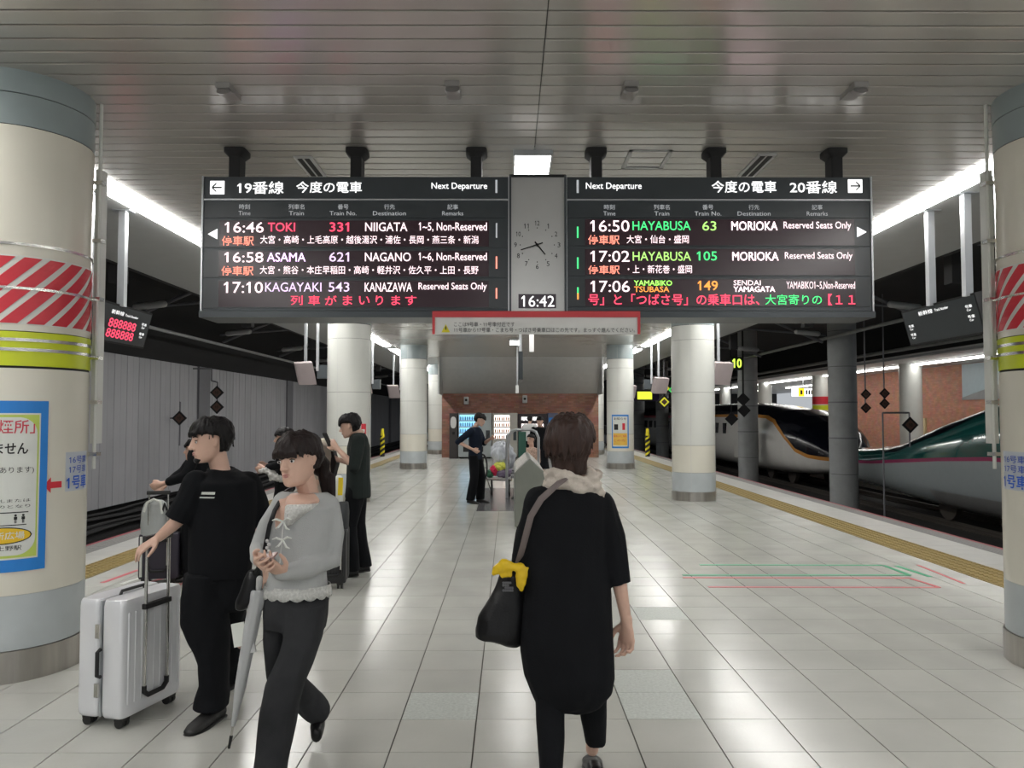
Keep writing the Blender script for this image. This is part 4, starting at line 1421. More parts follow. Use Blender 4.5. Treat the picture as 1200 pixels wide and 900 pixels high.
gt = empty('bullet_train', (XT, 16, -1.25), 'green bullet train nose with a pink stripe over a silver lower body', 'train')
tabG = [(4, 2.4, 1.68, -.75, .6), (15, 2.36, 1.68, -.75, .6), (16.5, 2.16, 1.68, -.75, .58), (18, 1.84, 1.67, -.74, .50), (19.45, 1.50, 1.65, -.72, .42), (20.6, 1.18, 1.60, -.68, .34), (21.3, .96, 1.56, -.66, .30),
        (22.0, .80, 1.50, -.60, .24), (23.0, .68, 1.42, -.55, .18), (24.3, .58, 1.25, -.50, .12), (25.1, .48, 1.0, -.45, .06), (25.6, .34, .7, -.38, .02), (25.85, .2, .4, -.28, 0), (25.93, .05, .1, -.1, -.02)]

tabG = [((21.3 + (r[0] - 21.3) * 6.05 / 4.63) if r[0] > 21.3 else r[0],) + r[1:] for r in tabG]


def boundsG(y):
    b = interp([(4, .66), (16.8, .62), (18.8, .50), (22.7, .20), (27.3, .0)], y)[0]
    zt = interp(tabG, y)[0]
    g = interp([(16.6, .0), (17.6, .30), (19, .46), (21, .40), (22.3, .22), (22.9, .0)], y)[0]
    return [-.24, b, b + .09, max(zt - g, b + .12)]


ys = [4, 8, 12, 14] + [15 + .12 * k for k in range(91)]
ys = [y for y in ys if y <= 25.8] + [25.9 + .1 * k for k in range(15)] + [27.34]
train_body(tabG, ys, XT, boundsG, lambda i, y: ((4 if y < 19.4 else 2), 2, 1, 0, (3 if 16.6 < y < 22.9 else 0))[min(i, 4)], 'body_shell', [TG, TP, TS, TB, TGR], gt)
wm = MB()
for y in (5.2, 6.3, 7.4, 8.5, 9.6, 10.7):
    wm.box(XT - 1.70, XT - 1.60, y, y + .55, 1.15, 1.75)
wm.build('windows', TB, gt, 0)
for y in (6, 8.5, 17.5, 20):
    mb = MB()
    for x in (XT - .72, XT + .72):
        mb.loft([((x - .07, y, -.655), .43, .43), ((x + .07, y, -.655), .43, .43)], lat=(0, 1, 0), dep=(0, 0, 1), seg=24)
    mb.loft([((XT - .8, y, -.655), .08, .08), ((XT + .8, y, -.655), .08, .08)], lat=(0, 1, 0), dep=(0, 0, 1), seg=12)
    mb.build('wheelset', RAILM, gt)

wt = empty('bullet_train', (XT, 32, -1.25), 'white bullet train with black cockpit glass edged by a copper curve', 'train')
tabW = [(26.05, .05, .1, -.15, -.05), (26.2, .35, .5, -.35, 0), (26.6, .75, .9, -.45, .02), (27.3, 1.12, 1.2, -.52, .05), (28.2, 1.38, 1.38, -.58, .1), (29.5, 1.62, 1.50, -.62, .2), (31.5, 1.86, 1.6, -.68, .4),
        (34.4, 2.08, 1.66, -.70, .5), (37, 2.22, 1.68, -.72, .6), (46.5, 2.24, 1.68, -.72, .6)]
wmap = lambda y: 31.5 - (31.5 - y) * 4.0 / 5.45 if y < 31.5 else y
tabW = [(wmap(r[0]),) + r[1:] for r in tabW]
zbW = [(26.0, -.02), (27.2, .08), (28.2, .28), (29.0, .60), (30.2, 1.02), (31.3, 1.36), (32.3, 1.52), (33.5, 1.56), (47, 1.58)]


zbW = [(wmap(a), b) for a, b in zbW]
ys = [27.51 + .08 * k for k in range(94)] + [35 + .5 * k for k in range(24)]
train_body(tabW, ys, XT, lambda y: [-.62, interp(zbW, y)[0] - .03, interp(zbW, y)[0] + .10], lambda i, y: (3, 0, 2, 1)[min(i, 3)], 'body_shell', [TW, TB, TO, TGR], wt)
wm = MB()
for y in (37.2, 38.6):
    wm.box(XT - 1.70, XT - 1.62, y, y + .5, .75, 1.25)
wm.build('side_windows', TB, wt, 0)
MB().box(XT - 1.70, XT - 1.63, 35.0, 35.8, -.3, 1.45).build('crew_door', TW, wt, 0, bevel=.01)
for k in range(3):
    MB().box(XT - 1.70, XT - 1.62, 39.6 + .7 * k, 40.0 + .7 * k, .9, 1.2).build('grey_mark', TGR, wt, 0)
for y in (31, 33.5, 43, 45.5):
    mb = MB()
    for x in (XT - .72, XT + .72):
        mb.loft([((x - .07, y, -.655), .43, .43), ((x + .07, y, -.655), .43, .43)], lat=(0, 1, 0), dep=(0, 0, 1), seg=24)
    mb.loft([((XT - .8, y, -.655), .08, .08), ((XT + .8, y, -.655), .08, .08)], lat=(0, 1, 0), dep=(0, 0, 1), seg=12)
    mb.build('wheelset', RAILM, wt)
ct = empty('train_car', (XT, 58, -1.25), 'second white car of the train with a red roof line, beyond the big white pillar', 'train')
tabC = [(46.8, 2.24, 1.68, -.72, .6), (71, 2.24, 1.68, -.72, .6)]
train_body(tabC, [46.8, 52, 58, 64, 71], XT, lambda y: [-.6, 1.45, 1.62], lambda i, y: (2, 0, 1, 3)[min(i, 3)], 'body_shell', [TW, TPK, TGR, TB], ct)
wm = MB()
for k in range(10):
    wm.box(XT - 1.70, XT - 1.62, 48.5 + 2 * k, 49.6 + 2 * k, .75, 1.25)
wm.build('side_windows', TB, ct, 0)
for y in (49, 51.5, 66, 68.5):
    mb = MB()
    for x in (XT - .72, XT + .72):
        mb.loft([((x - .07, y, -.655), .43, .43), ((x + .07, y, -.655), .43, .43)], lat=(0, 1, 0), dep=(0, 0, 1), seg=24)
    mb.build('wheelset', RAILM, ct)

# ================================================================ VENDING MACHINES AND BENCH
YV = 29.0


def vend(px0, px1, ytop, label, m_body, m_win, estr_col, win, rows, ncol):
    x0, x1 = P(px0, 500, YV).x, P(px1, 500, YV).x
    h = P(px0, ytop, YV).z
    o = empty('vending_machine', ((x0 + x1) / 2, YV + .35, 0), label, 'vending machine')
    MB().box(x0, x1, YV, YV + .7, .06, h).build('cabinet', m_body, o, 0, bevel=.015)
    MB().box(x0 + .04, x1 - .04, YV + .05, YV + .65, 0, .06).build('plinth', BLACK, o, 0)
    wx0, wx1, wz0, wz1 = x0 + (x1 - x0) * win[0], x0 + (x1 - x0) * win[1], h * win[2], h * win[3]
    MB().box(wx0, wx1, YV - .01, YV + .0, wz0, wz1).build('lit_window', m_win, o, 0)
    bm = MB()
    fr = MB()
    for r in range(rows):
        z0 = wz0 + (wz1 - wz0) * r / rows
        fr.box(wx0, wx1, YV - .03, YV - .01, z0 - .012, z0 + .03)
        for c in range(ncol):
            xx = wx0 + (wx1 - wx0) * (c + .5) / ncol
            hh = (wz1 - wz0) / rows * .62
            bm.cyl(xx, YV - .03, z0 + .035, z0 + .035 + hh * .75, .028, 8)
            bm.cyl(xx, YV - .03, z0 + .035 + hh * .75, z0 + .035 + hh, .014, 8)
    fr.build('shelf_rails', m_body, o, 0)
    tag(bm.build('bottles', estr_col, o), kind='stuff')
    MB().box(x0 + .15 * (x1 - x0), x0 + .75 * (x1 - x0), YV - .01, YV + .01, .25, .45).build('delivery_slot', BLACK, o, 0)
    MB().box(x1 - .17 * (x1 - x0), x1 - .05 * (x1 - x0), YV - .012, YV, h * .40, h * .62).build('coin_panel', FRAME, o, 0)
    return o


vend(537, 576, 484, 'blue lit drinks vending machine behind the man with hand on hip', mat('vending_white', (.40, .44, .45), .4), mat('vending_blue_lit', (.3, .6, .8), emit=(.25, .62, .9), estr=.85), mat('bottles_blue', (.15, .35, .6), .3, var=.5, vscale=9),
     (.04, .66, .42, .96), 4, 9)
vend(577, 606.5, 484, 'white coffee vending machine with four bright rows', mat('vending_cream', (.50, .48, .44), .4), mat('vending_white_lit', (.9, .9, .9), emit=(1, .93, .88), estr=1.5), mat('cans_red', (.75, .22, .10), .3, var=.6, vscale=8),
     (.08, .68, .42, .95), 4, 7)
m3 = vend(607, 641, 485, 'black vending machine with a lit white top band', mat('vending_black', (.03, .02, .025), .4), mat('vending_pink_lit', (.9, .8, .8), emit=(1, .85, .85), estr=.9), mat('cans_dark', (.2, .08, .06), .3, var=.5),
          (.12, .88, .62, .78), 1, 10)
x0, x1 = P(611, 500, YV).x, P(634, 500, YV).x
lm = MB()
for k in range(11):
    a = x0 + (x1 - x0) * k / 11
    lm.box(a, a + (x1 - x0) / 11 - .012, YV - .03, YV - .01, 1.44 - .02 * (k % 2), 1.56)
lm.build('lit_sign_letters', MATS['lit_white_lettering'], m3, 0)
vend(642, 654, 484, 'narrow blue-grey vending machine mostly behind the woman in black', mat('vending_bluegrey', (.12, .13, .20), .4), MATS['blue_poster_border'], MATS['bottles_blue'], (.1, .9, .5, .9), 2, 4)
x0, x1 = P(526.5, 500, YV).x, P(536, 500, YV).x
o = empty('recycling_cabinet', ((x0 + x1) / 2, YV + .3, 0), 'tall dark cabinet with a white oval notice left of the blue vending machine', 'cabinet')
MB().box(x0, x1, YV, YV + .7, 0, 1.7).build('cabinet', mat('dark_brown_cabinet', (.05, .045, .045), .5), o, 0, bevel=.01)
MB().loft([(((x0 + x1) / 2, YV - .012, 1.35), .11, .22, .8), (((x0 + x1) / 2, YV + .004, 1.35), .11, .22, .8)], lat=(1, 0, 0), dep=(0, 0, 1), seg=20).build('oval_notice', WHITE, o)
MB().cyl((x0 + x1) / 2, YV - .005, .9, 1.0, .05, 10).build('opening', BLACK, o)

# gabled steel cabinet at the head of the seats
gx0, gx1, gy0, gy1 = .075, .505, 11.0, 13.2
o = empty('gabled_cabinet', ((gx0 + gx1) / 2, 12, 0), 'grey steel cabinet with a gabled end in the middle of the platform', 'cabinet')
gm = MB()
xm = (gx0 + gx1) / 2
vs = [(x, y, z) for y in (gy0, gy1) for x, z in ((gx0, .04), (gx1, .04), (gx1, .80), (xm, 1.0), (gx0, .80))]
gm.add(vs, [(0, 1, 2, 3, 4), (9, 8, 7, 6, 5), (0, 5, 6, 1), (1, 6, 7, 2), (2, 7, 8, 3), (3, 8, 9, 4), (4, 9, 5, 0)])
gm.build('body', mat('aged_steel_panel', (.22, .23, .20), .38, metal=.5, var=.14, vscale=3), o, 0, bevel=.006)
MB().box(gx0 + .03, gx1 - .03, gy0 + .03, gy1 - .03, 0, .05).build('plinth', BLACK, o, 0)
lf = MB()
for k in range(12):
    y = gy0 + .15 + k * .17
    for sd in (-1, 1):
        a = V((xm + sd * .03, y, 1.0 - .03 * .93 + .006))
        b = V((xm + sd * .19, y, 1.0 - .19 * .93 + .006))
        lf.quadslab(a, b, b + V((0, .14, 0)), a + V((0, .14, 0)), (0, 0, .004))
lf.build('leaflets', mat('red_white_leaflets', (.72, .55, .52), .6, var=.5, vscale=30), o, 0)
# green board with tube frame
a, b = P(607.5, 506, 14), P(616.5, 538, 14)
o = empty('green_board', ((a.x + b.x) / 2, 14, 0), 'upright dark green board behind the gabled cabinet', 'board')
MB().box(a.x, b.x, 13.98, 14.05, .5, a.z).build('panel', mat('dark_green_board', (.03, .11, .08), .5), o, 0, bevel=.004)
MB().box(a.x + .04, a.x + .08, 13.99, 14.04, 0, .5).build('leg', STEEL, o, 0)
o = empty('tube_rail', (0, 15, 0), 'curved steel tube rails looping over the seats behind the gabled cabinet', 'rail')
for k, (dy, dx) in enumerate(((0, 0), (.7, .06), (1.4, .12))):
    pts = [P(594 + dx * 20, 577, 15.2 + dy), P(594 + dx * 20, 520, 15.2 + dy), P(595 + dx * 20, 510, 15.2 + dy), P(599 + dx * 20, 505, 15.2 + dy), P(606, 503.5, 15.2 + dy), P(622, 503.5, 15.2 + dy), P(628, 506, 15.2 + dy), P(631, 513, 15.2 + dy), P(631, 577, 15.2 + dy)]
    pts[0].z = 0
    pts[-1].z = 0
    MB().tube(pts, .028, 8).build('tube', STEEL, o)
for k in range(3):
    MB().box(.03, .62, 15.0 + k * .75, 15.45 + k * .75, .40, .45, bev=.01).build('seat', WALLC, o, 0)
# folded pushchair loaded with bags
c = P(583, 560, 15.9)
o = empty('luggage_cart', (c.x, 15.9, 0), 'silver luggage cart with black wheels standing before the vending machines', 'cart')
fz = .30
fm = MB()
fm.tube([(c.x - .22, 15.7, .32), (c.x + .28, 15.7, fz), (c.x + .28, 16.3, fz), (c.x - .22, 16.3, .32), (c.x - .22, 15.7, .32)], .022, 8)
fm.tube([(c.x + .2, 15.75, .3), (c.x + .22, 15.75, .75), (c.x + .2, 15.8, 1.0)], .018, 8)
fm.tube([(c.x - .15, 15.75, .12), (c.x - .22, 15.72, .34)], .018, 8)
fm.build('frame', CHROME, o)
MB().box(c.x - .2, c.x + .27, 15.7, 16.3, .30, .34).build('tray', PALE, o, 0)
for dx, dy in ((.24, 15.7), (.24, 16.3), (-.12, 15.75), (-.12, 16.25)):
    MB().loft([((c.x + dx - .02, dy, .085), .085, .085), ((c.x + dx + .02, dy, .085), .085, .085)], lat=(0, 1, 0), dep=(0, 0, 1), seg=16).build('wheel', RUBBER, o)
    MB().box(c.x + dx - .012, c.x + dx + .012, dy - .015, dy + .015, .09, .32).build('fork', BLACK, o, 0)
wmb = MB()
pts = [V((c.x - .30 + .09 * math.cos(t), 15.75, .55 + .27 * math.sin(t))) for t in [2 * math.pi * i / 20 for i in range(21)]]
wmb.tube(pts, .018, 6)
for i in range(0, 20, 4):
    wmb.tube([pts[i], V((c.x - .30, 15.75, .55))], .007, 5)
wmb.build('black_folding_hoop', BLACK, o)


# ================================================================ FIGURES
def fuse(mb, name, m, parent, voxel=.007, smooth=3, folds=0., ff=(6, 6, 2), flow=None):
    """unite overlapping closed shapes into one skin"""
    me = mb.mesh(name, m, 0, V((0, 0, 0)))
    o = bpy.data.objects.new('tmp', me)
    COL.objects.link(o)
    md = o.modifiers.new('r', 'REMESH')
    md.mode = 'VOXEL'
    md.voxel_size = voxel
    md.adaptivity = 0
    if smooth:
        s_ = o.modifiers.new('s', 'SMOOTH')
        s_.iterations = smooth
        s_.factor = .5
    dg = bpy.context.evaluated_depsgraph_get()
    ev = bpy.data.meshes.new_from_object(o.evaluated_get(dg))
    bpy.data.objects.remove(o)
    bpy.data.meshes.remove(me)
    org = wloc(parent)
    n = len(ev.vertices)
    co = np.empty(n * 3)
    ev.vertices.foreach_get('co', co)
    co = co.reshape(-1, 3)
    if folds:
        no = np.empty(n * 3)
        ev.vertices.foreach_get('normal', no)
        no = no.reshape(-1, 3)
        d = np.array([noise.noise((c[0] * ff[0], c[1] * ff[1], c[2] * ff[2])) + .45 * noise.noise((c[0] * ff[0] * 2.3 + 5, c[1] * ff[1] * 2.3, c[2] * ff[2] * 2.1)) for c in co])
        co = co + no * (d * folds)[:, None]
    co -= np.array(org)
    ev.vertices.foreach_set('co', co.reshape(-1))
    ev.name = name
    ev.materials.clear()
    ev.materials.append(m)
    ev.shade_smooth()
    ev.update()
    ob = bpy.data.objects.new(name, ev)
    return link(ob, parent)


def sil(mb, rows, Y, dep, lat=None, depv=None, power=.9, seg=24, mi=0):
    """a garment from its outline: rows (y, left, right[, Y][, depth]) at distance Y, rings level"""
    rr = []
    for r in rows:
        yy = r[3] if len(r) > 3 else Y
        dd = r[4] if len(r) > 4 else dep
        a, b = P(r[1], r[0], yy), P(r[2], r[0], yy)
        c = (a + b) / 2
        rr.append((c, (b - a).length / 2, dd, power))
    return mb.loft(rr, lat=lat or (1, 0, 0), dep=depv or (0, 1, 0), seg=seg, mi=mi)


HEADR = [(-.50, .10, .33, -.13), (-.47, .17, .37, -.02), (-.40, .225, .395, .10), (-.30, .262, .40, .25), (-.18, .295, .40, .36), (-.05, .325, .405, .42), (.08, .34, .41, .455),
         (.2, .338, .405, .46), (.32, .305, .36, .42), (.42, .24, .27, .34), (.48, .15, .16, .22), (.505, .06, .05, .08)]


class Head:
    def __init__(s, c, f, H=.23, up=(0, 0, 1)):
        s.c, s.H = V(c), H
        s.u = V(up).normalized()
        f = V(f)
        s.f = (f - s.u * f.dot(s.u)).normalized()
        s.r = s.f.cross(s.u)

    def at(s, r, f, t):
        return s.c + (s.r * r + s.f * f + s.u * t) * s.H

    def skin(s, mb):
        H = s.H
        mb.loft([(s.at(0, (f - b) / 2, t), w * H, (f + b) / 2 * H) for t, w, f, b in HEADR], lat=s.r, dep=s.f, seg=28)
        mb.capsule([s.at(0, .39, .06), s.at(0, .44, -.05), s.at(0, .475, -.13)], [.035 * H, .04 * H, .055 * H])
        for q in (-1, 1):
            mb.capsule([s.at(q * .05, .42, -.145), s.at(q * .06, .42, -.145)], [.035 * H, .035 * H])
            mb.capsule([s.at(q * .06, .375, .10), s.at(q * .20, .335, .10)], [.035 * H, .03 * H])
            mb.capsule([s.at(q * .355, -.02, .07), s.at(q * .365, -.04, 0), s.at(q * .34, -.01, -.11)], [(.03 * H, .05 * H), (.035 * H, .06 * H), (.028 * H, .035 * H)], lat=s.r)
        mb.capsule([s.at(-.07, .375, -.27), s.at(.07, .375, -.27)], [.045 * H, .045 * H])
        mb.capsule([s.at(0, .34, -.44), s.at(0, .33, -.44)], [.065 * H, .065 * H])

    def face(s, body, brow=None, lip=None):
        H = s.H
        ew = mat('eye_white', (.7, .68, .66), .2)
        for q in (-1, 1):
            MB().loft([(s.at(q * .155, .36 + .0, -.0), .05 * H, .03 * H), (s.at(q * .155, .385, -.0), .045 * H, .026 * H)], lat=s.r, dep=s.u, seg=14).build('eye', ew, body)
            MB().loft([(s.at(q * .155, .384, 0), .024 * H, .024 * H), (s.at(q * .155, .391, 0), .022 * H, .022 * H)], lat=s.r, dep=s.u, seg=12).build('iris', BLACK, body)
            MB().capsule([s.at(q * .07, .405, .115), s.at(q * .15, .395, .135), s.at(q * .23, .345, .115)], [.014 * H, .017 * H, .009 * H]).build('eyebrow', brow or HAIRB, body)
            MB().capsule([s.at(q * .105, .38, .035), s.at(q * .155, .392, .045), s.at(q * .205, .355, .03)], [.006 * H, .009 * H, .006 * H]).build('eyelid', brow or HAIRB, body)
        MB().capsule([s.at(-.085, .40, -.262), s.at(0, .425, -.252), s.at(.085, .40, -.262)], [.010 * H, .018 * H, .010 * H]).build('upper_lip', lip or mat('lips', (.45, .20, .18), .4), body)
        MB().capsule([s.at(-.07, .40, -.285), s.at(0, .42, -.295), s.at(.07, .40, -.285)], [.010 * H, .02 * H, .010 * H]).build('lower_lip', lip or mat('lips', (.45, .20, .18), .4), body)

    def hair(s, par, m, tlow=-.30, hairline=.24, puff=1.10, side=.06, bangs=0., locks=90, seed=1, back=0., voxel=.006, name='hair', lockr=.018, lockl=.16, taper=.25, rough=.006):
        H = s.H
        mb = MB()
        rr = []
        n = 16
        top = .50 + .055 * puff
        for i in range(n + 1):
            t = tlow + (top - tlow) * i / n
            tt = min(t / puff, .5)
            # head section at tt
            for a, b in zip(HEADR[:-1], HEADR[1:]):
                if a[0] <= tt <= b[0]:
                    k = (tt - a[0]) / (b[0] - a[0])
                    w_, f_, b_ = [p + (q - p) * k for p, q in zip(a[1:], b[1:])]
                    break
            w_, f_, b_ = w_ * puff + .02, f_ * puff, b_ * puff + back + .02
            if t < -.05:
                w_ = max(w_, .30 * puff)
                b_ = max(b_, .40 * puff * (1 + (t + .05) * .5) + back)
            if t < .05:
                kt = 1 - taper * min(1, (.05 - t) / .4)
                w_, b_ = w_ * kt, b_ * (1 - (1 - kt) * .6)
            if t < hairline:
                k = min(1, (hairline - t) / .12)
                f_ = f_ + (side - f_) * k
            rr.append((s.at(0, (f_ - b_) / 2, t), w_ * H, (f_ + b_) / 2 * H, .9))
        mb.loft(rr, lat=s.r, dep=s.f, seg=28)
        rn = random.Random(seed)
        for k in range(locks):
            a = rn.uniform(0, 2 * math.pi)
            el = rn.uniform(.12, 1.25)
            fr = math.cos(a)         # 1 = front
            ca, sa = math.cos(a), math.sin(a)
            rad = lambda e: (V((0, 0, 0)) + s.r * (sa * .355 * puff * math.cos(e)) + s.f * ((ca * .42 * puff - .02 - (back if ca < 0 else 0) * .8) * math.cos(e)) + s.u * (.03 + .50 * puff * math.sin(e)))
            pts = []
            e0 = el
            e1 = el - rn.uniform(.5, .9)
            low = tlow if ca < -.15 else (max(tlow, .06) if ca < .35 else (hairline - bangs))
            for q in range(5):
                e = e0 + (e1 - e0) * q / 4
                if e < 0:
                    v_ = rad(0) + s.u * (e * .45) * (1)
                else:
                    v_ = rad(e)
                if v_.dot(s.u) < low - .02:
                    break
                pts.append(s.c + (v_ * (1 + .02 * q)) * H)
            if len(pts) >= 2:
                rs_ = [lockr * H * 1.6 * (1 - .6 * i / len(pts)) for i in range(len(pts))]
                mb.capsule(pts, rs_, seg=6)
        if bangs:
            for k in range(12):
                x = -.27 + .54 * k / 11
                f0 = .36 - .5 * x * x
                mb.capsule([s.at(x * .8, f0 * .9, hairline + .14), s.at(x, f0 + .09, hairline), s.at(x * 1.04 + rn.uniform(-.02, .02), f0 + .075, hairline - bangs)], [.05 * H, .04 * H, .018 * H], seg=6)
        return fuse(mb, name, m, par, voxel, 1, folds=rough, ff=(42, 42, 9))


def hand(mb, wr, d, n, side, curl=.35, size=1., thumb=.6, fist=0.):
    """palm and five fingers; d along the hand, n out of the palm, side towards the thumb"""
    d, n = V(d).normalized(), V(n)
    n = (n - d * n.dot(d)).normalized()
    sv = V(side)
    sv = (sv - d * sv.dot(d) - n * sv.dot(n)).normalized()
    S = size
    wr = V(wr)
    mb.loft([(wr - d * .02 * S, .026 * S, .020 * S), (wr + d * .01 * S, .028 * S, .019 * S), (wr + d * .045 * S, .038 * S, .016 * S), (wr + d * .085 * S, .041 * S, .013 * S), (wr + d * .095 * S, .036 * S, .010 * S)], lat=sv, dep=n, seg=14)
    for i, (o_, ln) in enumerate(((.034, .070), (.0115, .080), (-.0115, .074), (-.033, .058))):
        p = wr + d * (.088 - .004 * abs(i - 1)) * S + sv * o_ * S
        pts = [p - d * .01 * S]
        ang = curl * .5 + fist * .5
        q = p
        for j, fr in enumerate((.42, .32, .26)):
            dd = (d * math.cos(ang) + n * math.sin(ang) + sv * o_ * 1.3).normalized()
            q = q + dd * ln * fr * S
            pts.append(V(q))
            ang += curl * (1 + .12 * i) + fist
        mb.capsule(pts, [.0092 * S, .0085 * S, .0077 * S, .0068 * S], seg=8)
    b = wr + d * .022 * S + sv * .022 * S + n * .004 * S
    t1 = b + (d * .65 + sv * .75 + n * .35 * thumb).normalized() * .038 * S
    t2 = t1 + (d * .9 + sv * .25 + n * .45 * thumb).normalized() * .030 * S
    t3 = t2 + (d * .95 - sv * .05 + n * .5 * thumb).normalized() * .024 * S
    mb.capsule([b, t1, t2, t3], [.014 * S, .012 * S, .010 * S, .008 * S], seg=8)


def limbs(mb, J, s=1., leg=.62, arm=1.):
    """torso, arms and legs of the skin between joints"""
    for k in ('L', 'R'):
        sh, el, wr = J['sh' + k], J['el' + k], J['wr' + k]
        mb.capsule([sh, (sh + el) / 2, el], [.046 * s * arm, .043 * s * arm, .036 * s * arm])
        mb.capsule([el, el.lerp(wr, .35), wr], [.036 * s * arm, .037 * s * arm, .025 * s])
        hp, kn, an = J['hip' + k], J['kn' + k], J['an' + k]
        mb.capsule([hp, (hp + kn) / 2, kn], [.080 * s * leg, .068 * s * leg, .050 * s * leg])
        mb.capsule([kn, kn.lerp(an, .35), an], [.050 * s * leg, .050 * s * leg, .033 * s])
        mb.capsule([an, an.lerp(J['toe' + k], .12)], [.028 * s, .022 * s])
    sl, sr = J['shL'], J['shR']
    hl, hr = J['hipL'], J['hipR']
    lat = (sr - sl).normalized()
    dep = lat.cross(V((0, 0, 1))).normalized()
    pm, sm_ = (hl + hr) / 2, (sl + sr) / 2
    mb.loft([(pm + V((0, 0, -.09)), .12 * s, .09 * s), (pm, .145 * s, .10 * s), (pm.lerp(sm_, .35), .12 * s, .085 * s), (pm.lerp(sm_, .7), .14 * s, .10 * s), (pm.lerp(sm_, .92), .155 * s, .09 * s), (sm_ + V((0, 0, .03)), .10 * s, .06 * s)], lat=lat, dep=dep, seg=20)
    mb.capsule([sl + V((0, 0, -.01)), sm_ + V((0, 0, .0)), sr + V((0, 0, -.01))], [.042 * s, .05 * s, .042 * s])
    mb.capsule([sm_ + V((0, 0, .0)), J['neck'], J['head'].at(0, -.08, -.22)], [.065 * s, .052 * s, .052 * s])


def shoe(par, an, toe, m, s=1., sole=None, name='shoe'):
    an, toe = V(an), V(toe)
    d = (toe - an)
    d.z *= .3
    d = d.normalized()
    up = V((0, 0, 1))
    side = d.cross(up).normalized()
    nrm = side.cross(d)
    heel = an - d * .055 * s
    g = V((0, 0, an.z - .075 * s))
    mb = MB()
    base = V((an.x, an.y, an.z)) - nrm * .075 * s
    L_ = [(-.065, .026, .055, .052), (-.05, .034, .070, .060), (0, .037, .078, .075), (.05, .040, .065, .055), (.10, .046, .05, .035), (.15, .043, .04, .024), (.19, .028, .03, .017), (.20, .012, .022, .012)]
    rr = []
    for x, w_, h_, _ in L_:
        rr.append((base + d * x * s + nrm * h_ / 2 * s, w_ * s, h_ / 2 * s, .8))
    mb.loft(rr, lat=side, dep=nrm, seg=20)
    o = fuse(mb, name, m, par, .006 if s > .7 else .01, 2)
    sm_ = MB()
    sm_.loft([(base + d * x * s, (w_ + .004) * s, .008 * s) for x, w_, h_, _ in L_], lat=side, dep=nrm, seg=20)
    sm_.build('sole', sole or RUBBER, o)
    return o


def leg_row(mb, rows, Y, dep=.085):
    return sil(mb, rows, Y, dep, power=.85)


# ---------------------------------------------------------------- man in black with the silver suitcase
YA = 4.2
pa = empty('person', (P(250, 838, YA).x, YA, 0), 'person in a loose black t-shirt and wide black trousers wheeling a silver suitcase', 'person')
hA = Head(P(247.5, 516, YA), (-.82, -.57, 0), .232, up=(-.08, -.05, 1))
JA = dict(head=hA, neck=P(258, 549, YA + .03), shL=P(232, 568, YA - .04), shR=P(289, 571, YA + .07), elL=P(212, 607, YA - .06), wrL=P(186, 630, YA - .06), elR=P(303, 616, YA + .1), wrR=P(311, 660, YA + .06),
          hipL=P(246, 680, YA), hipR=P(274, 682, YA + .06), knL=P(247, 752, YA - .05), anL=P(249, 824, 4.14), toeL=P(232, 838, 4.05), knR=P(278, 745, YA + .2), anR=P(277, 793, 4.72), toeR=P(268, 803, 4.62))
mb = MB()
hA.skin(mb)
limbs(mb, JA, 1., .55, .95)
hand(mb, JA['wrL'], (P(170, 640, 4.1) - JA['wrL']), (-.2, 0, -1), (0, -1, 0), .40, 1.0, .8)
hand(mb, JA['wrR'], (0, -.05, -1), (-1, 0, 0), (0, -1, 0), .3)
bA = fuse(mb, 'body', SKIN, pa, .0052, 2)
hA.face(bA)
hA.hair(pa, HAIRB, tlow=-.28, hairline=.20, puff=1.14, side=-.02, bangs=.07, seed=3, locks=130)
bm_ = MB()
bm_.capsule([hA.at(-.14, .29, -.40), hA.at(-.06, .355, -.43), hA.at(.06, .355, -.43), hA.at(.14, .29, -.40)], [.035 * .23, .07 * .23, .07 * .23, .035 * .23])
fuse(bm_, 'beard', HAIRB, pa, .004, 1)
mb = MB()
sil(mb, [(549, 248, 274, 4.235, .066), (553, 241, 282, 4.23, .08), (558, 231, 291, 4.22, .095), (565, 223, 298), (575, 221, 299), (600, 222, 300), (640, 223, 297), (664, 223, 295), (677, 224, 293)], YA + .01, .125)
mb.capsule([P(230, 566, YA - .05), P(222, 585, YA - .06), P(209, 610, YA - .07)], [.070, .078, .082], flat=True)
mb.capsule([P(290, 568, YA + .07), P(298, 590, YA + .09), P(304, 615, YA + .1)], [.075, .075, .074], flat=True)
tee = fuse(mb, 't_shirt', CBLACK, pa, .008, 3, folds=.012, ff=(7, 7, 3))
cb_ = MB()
cc = P(259.5, 551, YA + .03)
cb_.tube([cc + V((.066 * math.cos(t), .066 * math.sin(t), .012 * math.sin(t) - .004 * math.cos(t))) for t in [2 * math.pi * i / 24 for i in range(25)]], .010, 8)
cb_.build('collar', CBLACK, tee)
lg = MB()
p0 = P(233.5, 584, YA - .155)
for row, (px_, py_, n_, h_) in enumerate(((235, 578, 7, .0065), (232.5, 583, 11, .0035))):
    for k in range(n_):
        c_ = P(px_ + 2.2 + k * (17.0 if row == 0 else 18.5) / n_, py_, YA - .17)
        lg.obox(c_ + V((0, -.012 * k / n_, 0)), V(((.0046 if row == 0 else .0030), -.0007, 0)), V((0, .0015, 0)), V((.0012, 0, h_)))
lg.build('chest_print', WHITEF, pa, 0)
mb = MB()
leg_row(mb, [(670, 220, 292, YA + .03, .13), (690, 218, 291, YA + .03, .13), (705, 215, 290, YA + .03, .12), (712, 216, 288, YA + .03, .10)], YA, .12)
leg_row(mb, [(672, 222, 262), (700, 215, 263), (730, 214, 266), (752, 224, 266), (775, 235, 265), (800, 236, 265), (815, 231, 267), (829, 228, 266, 4.14)], YA - .04, .095)
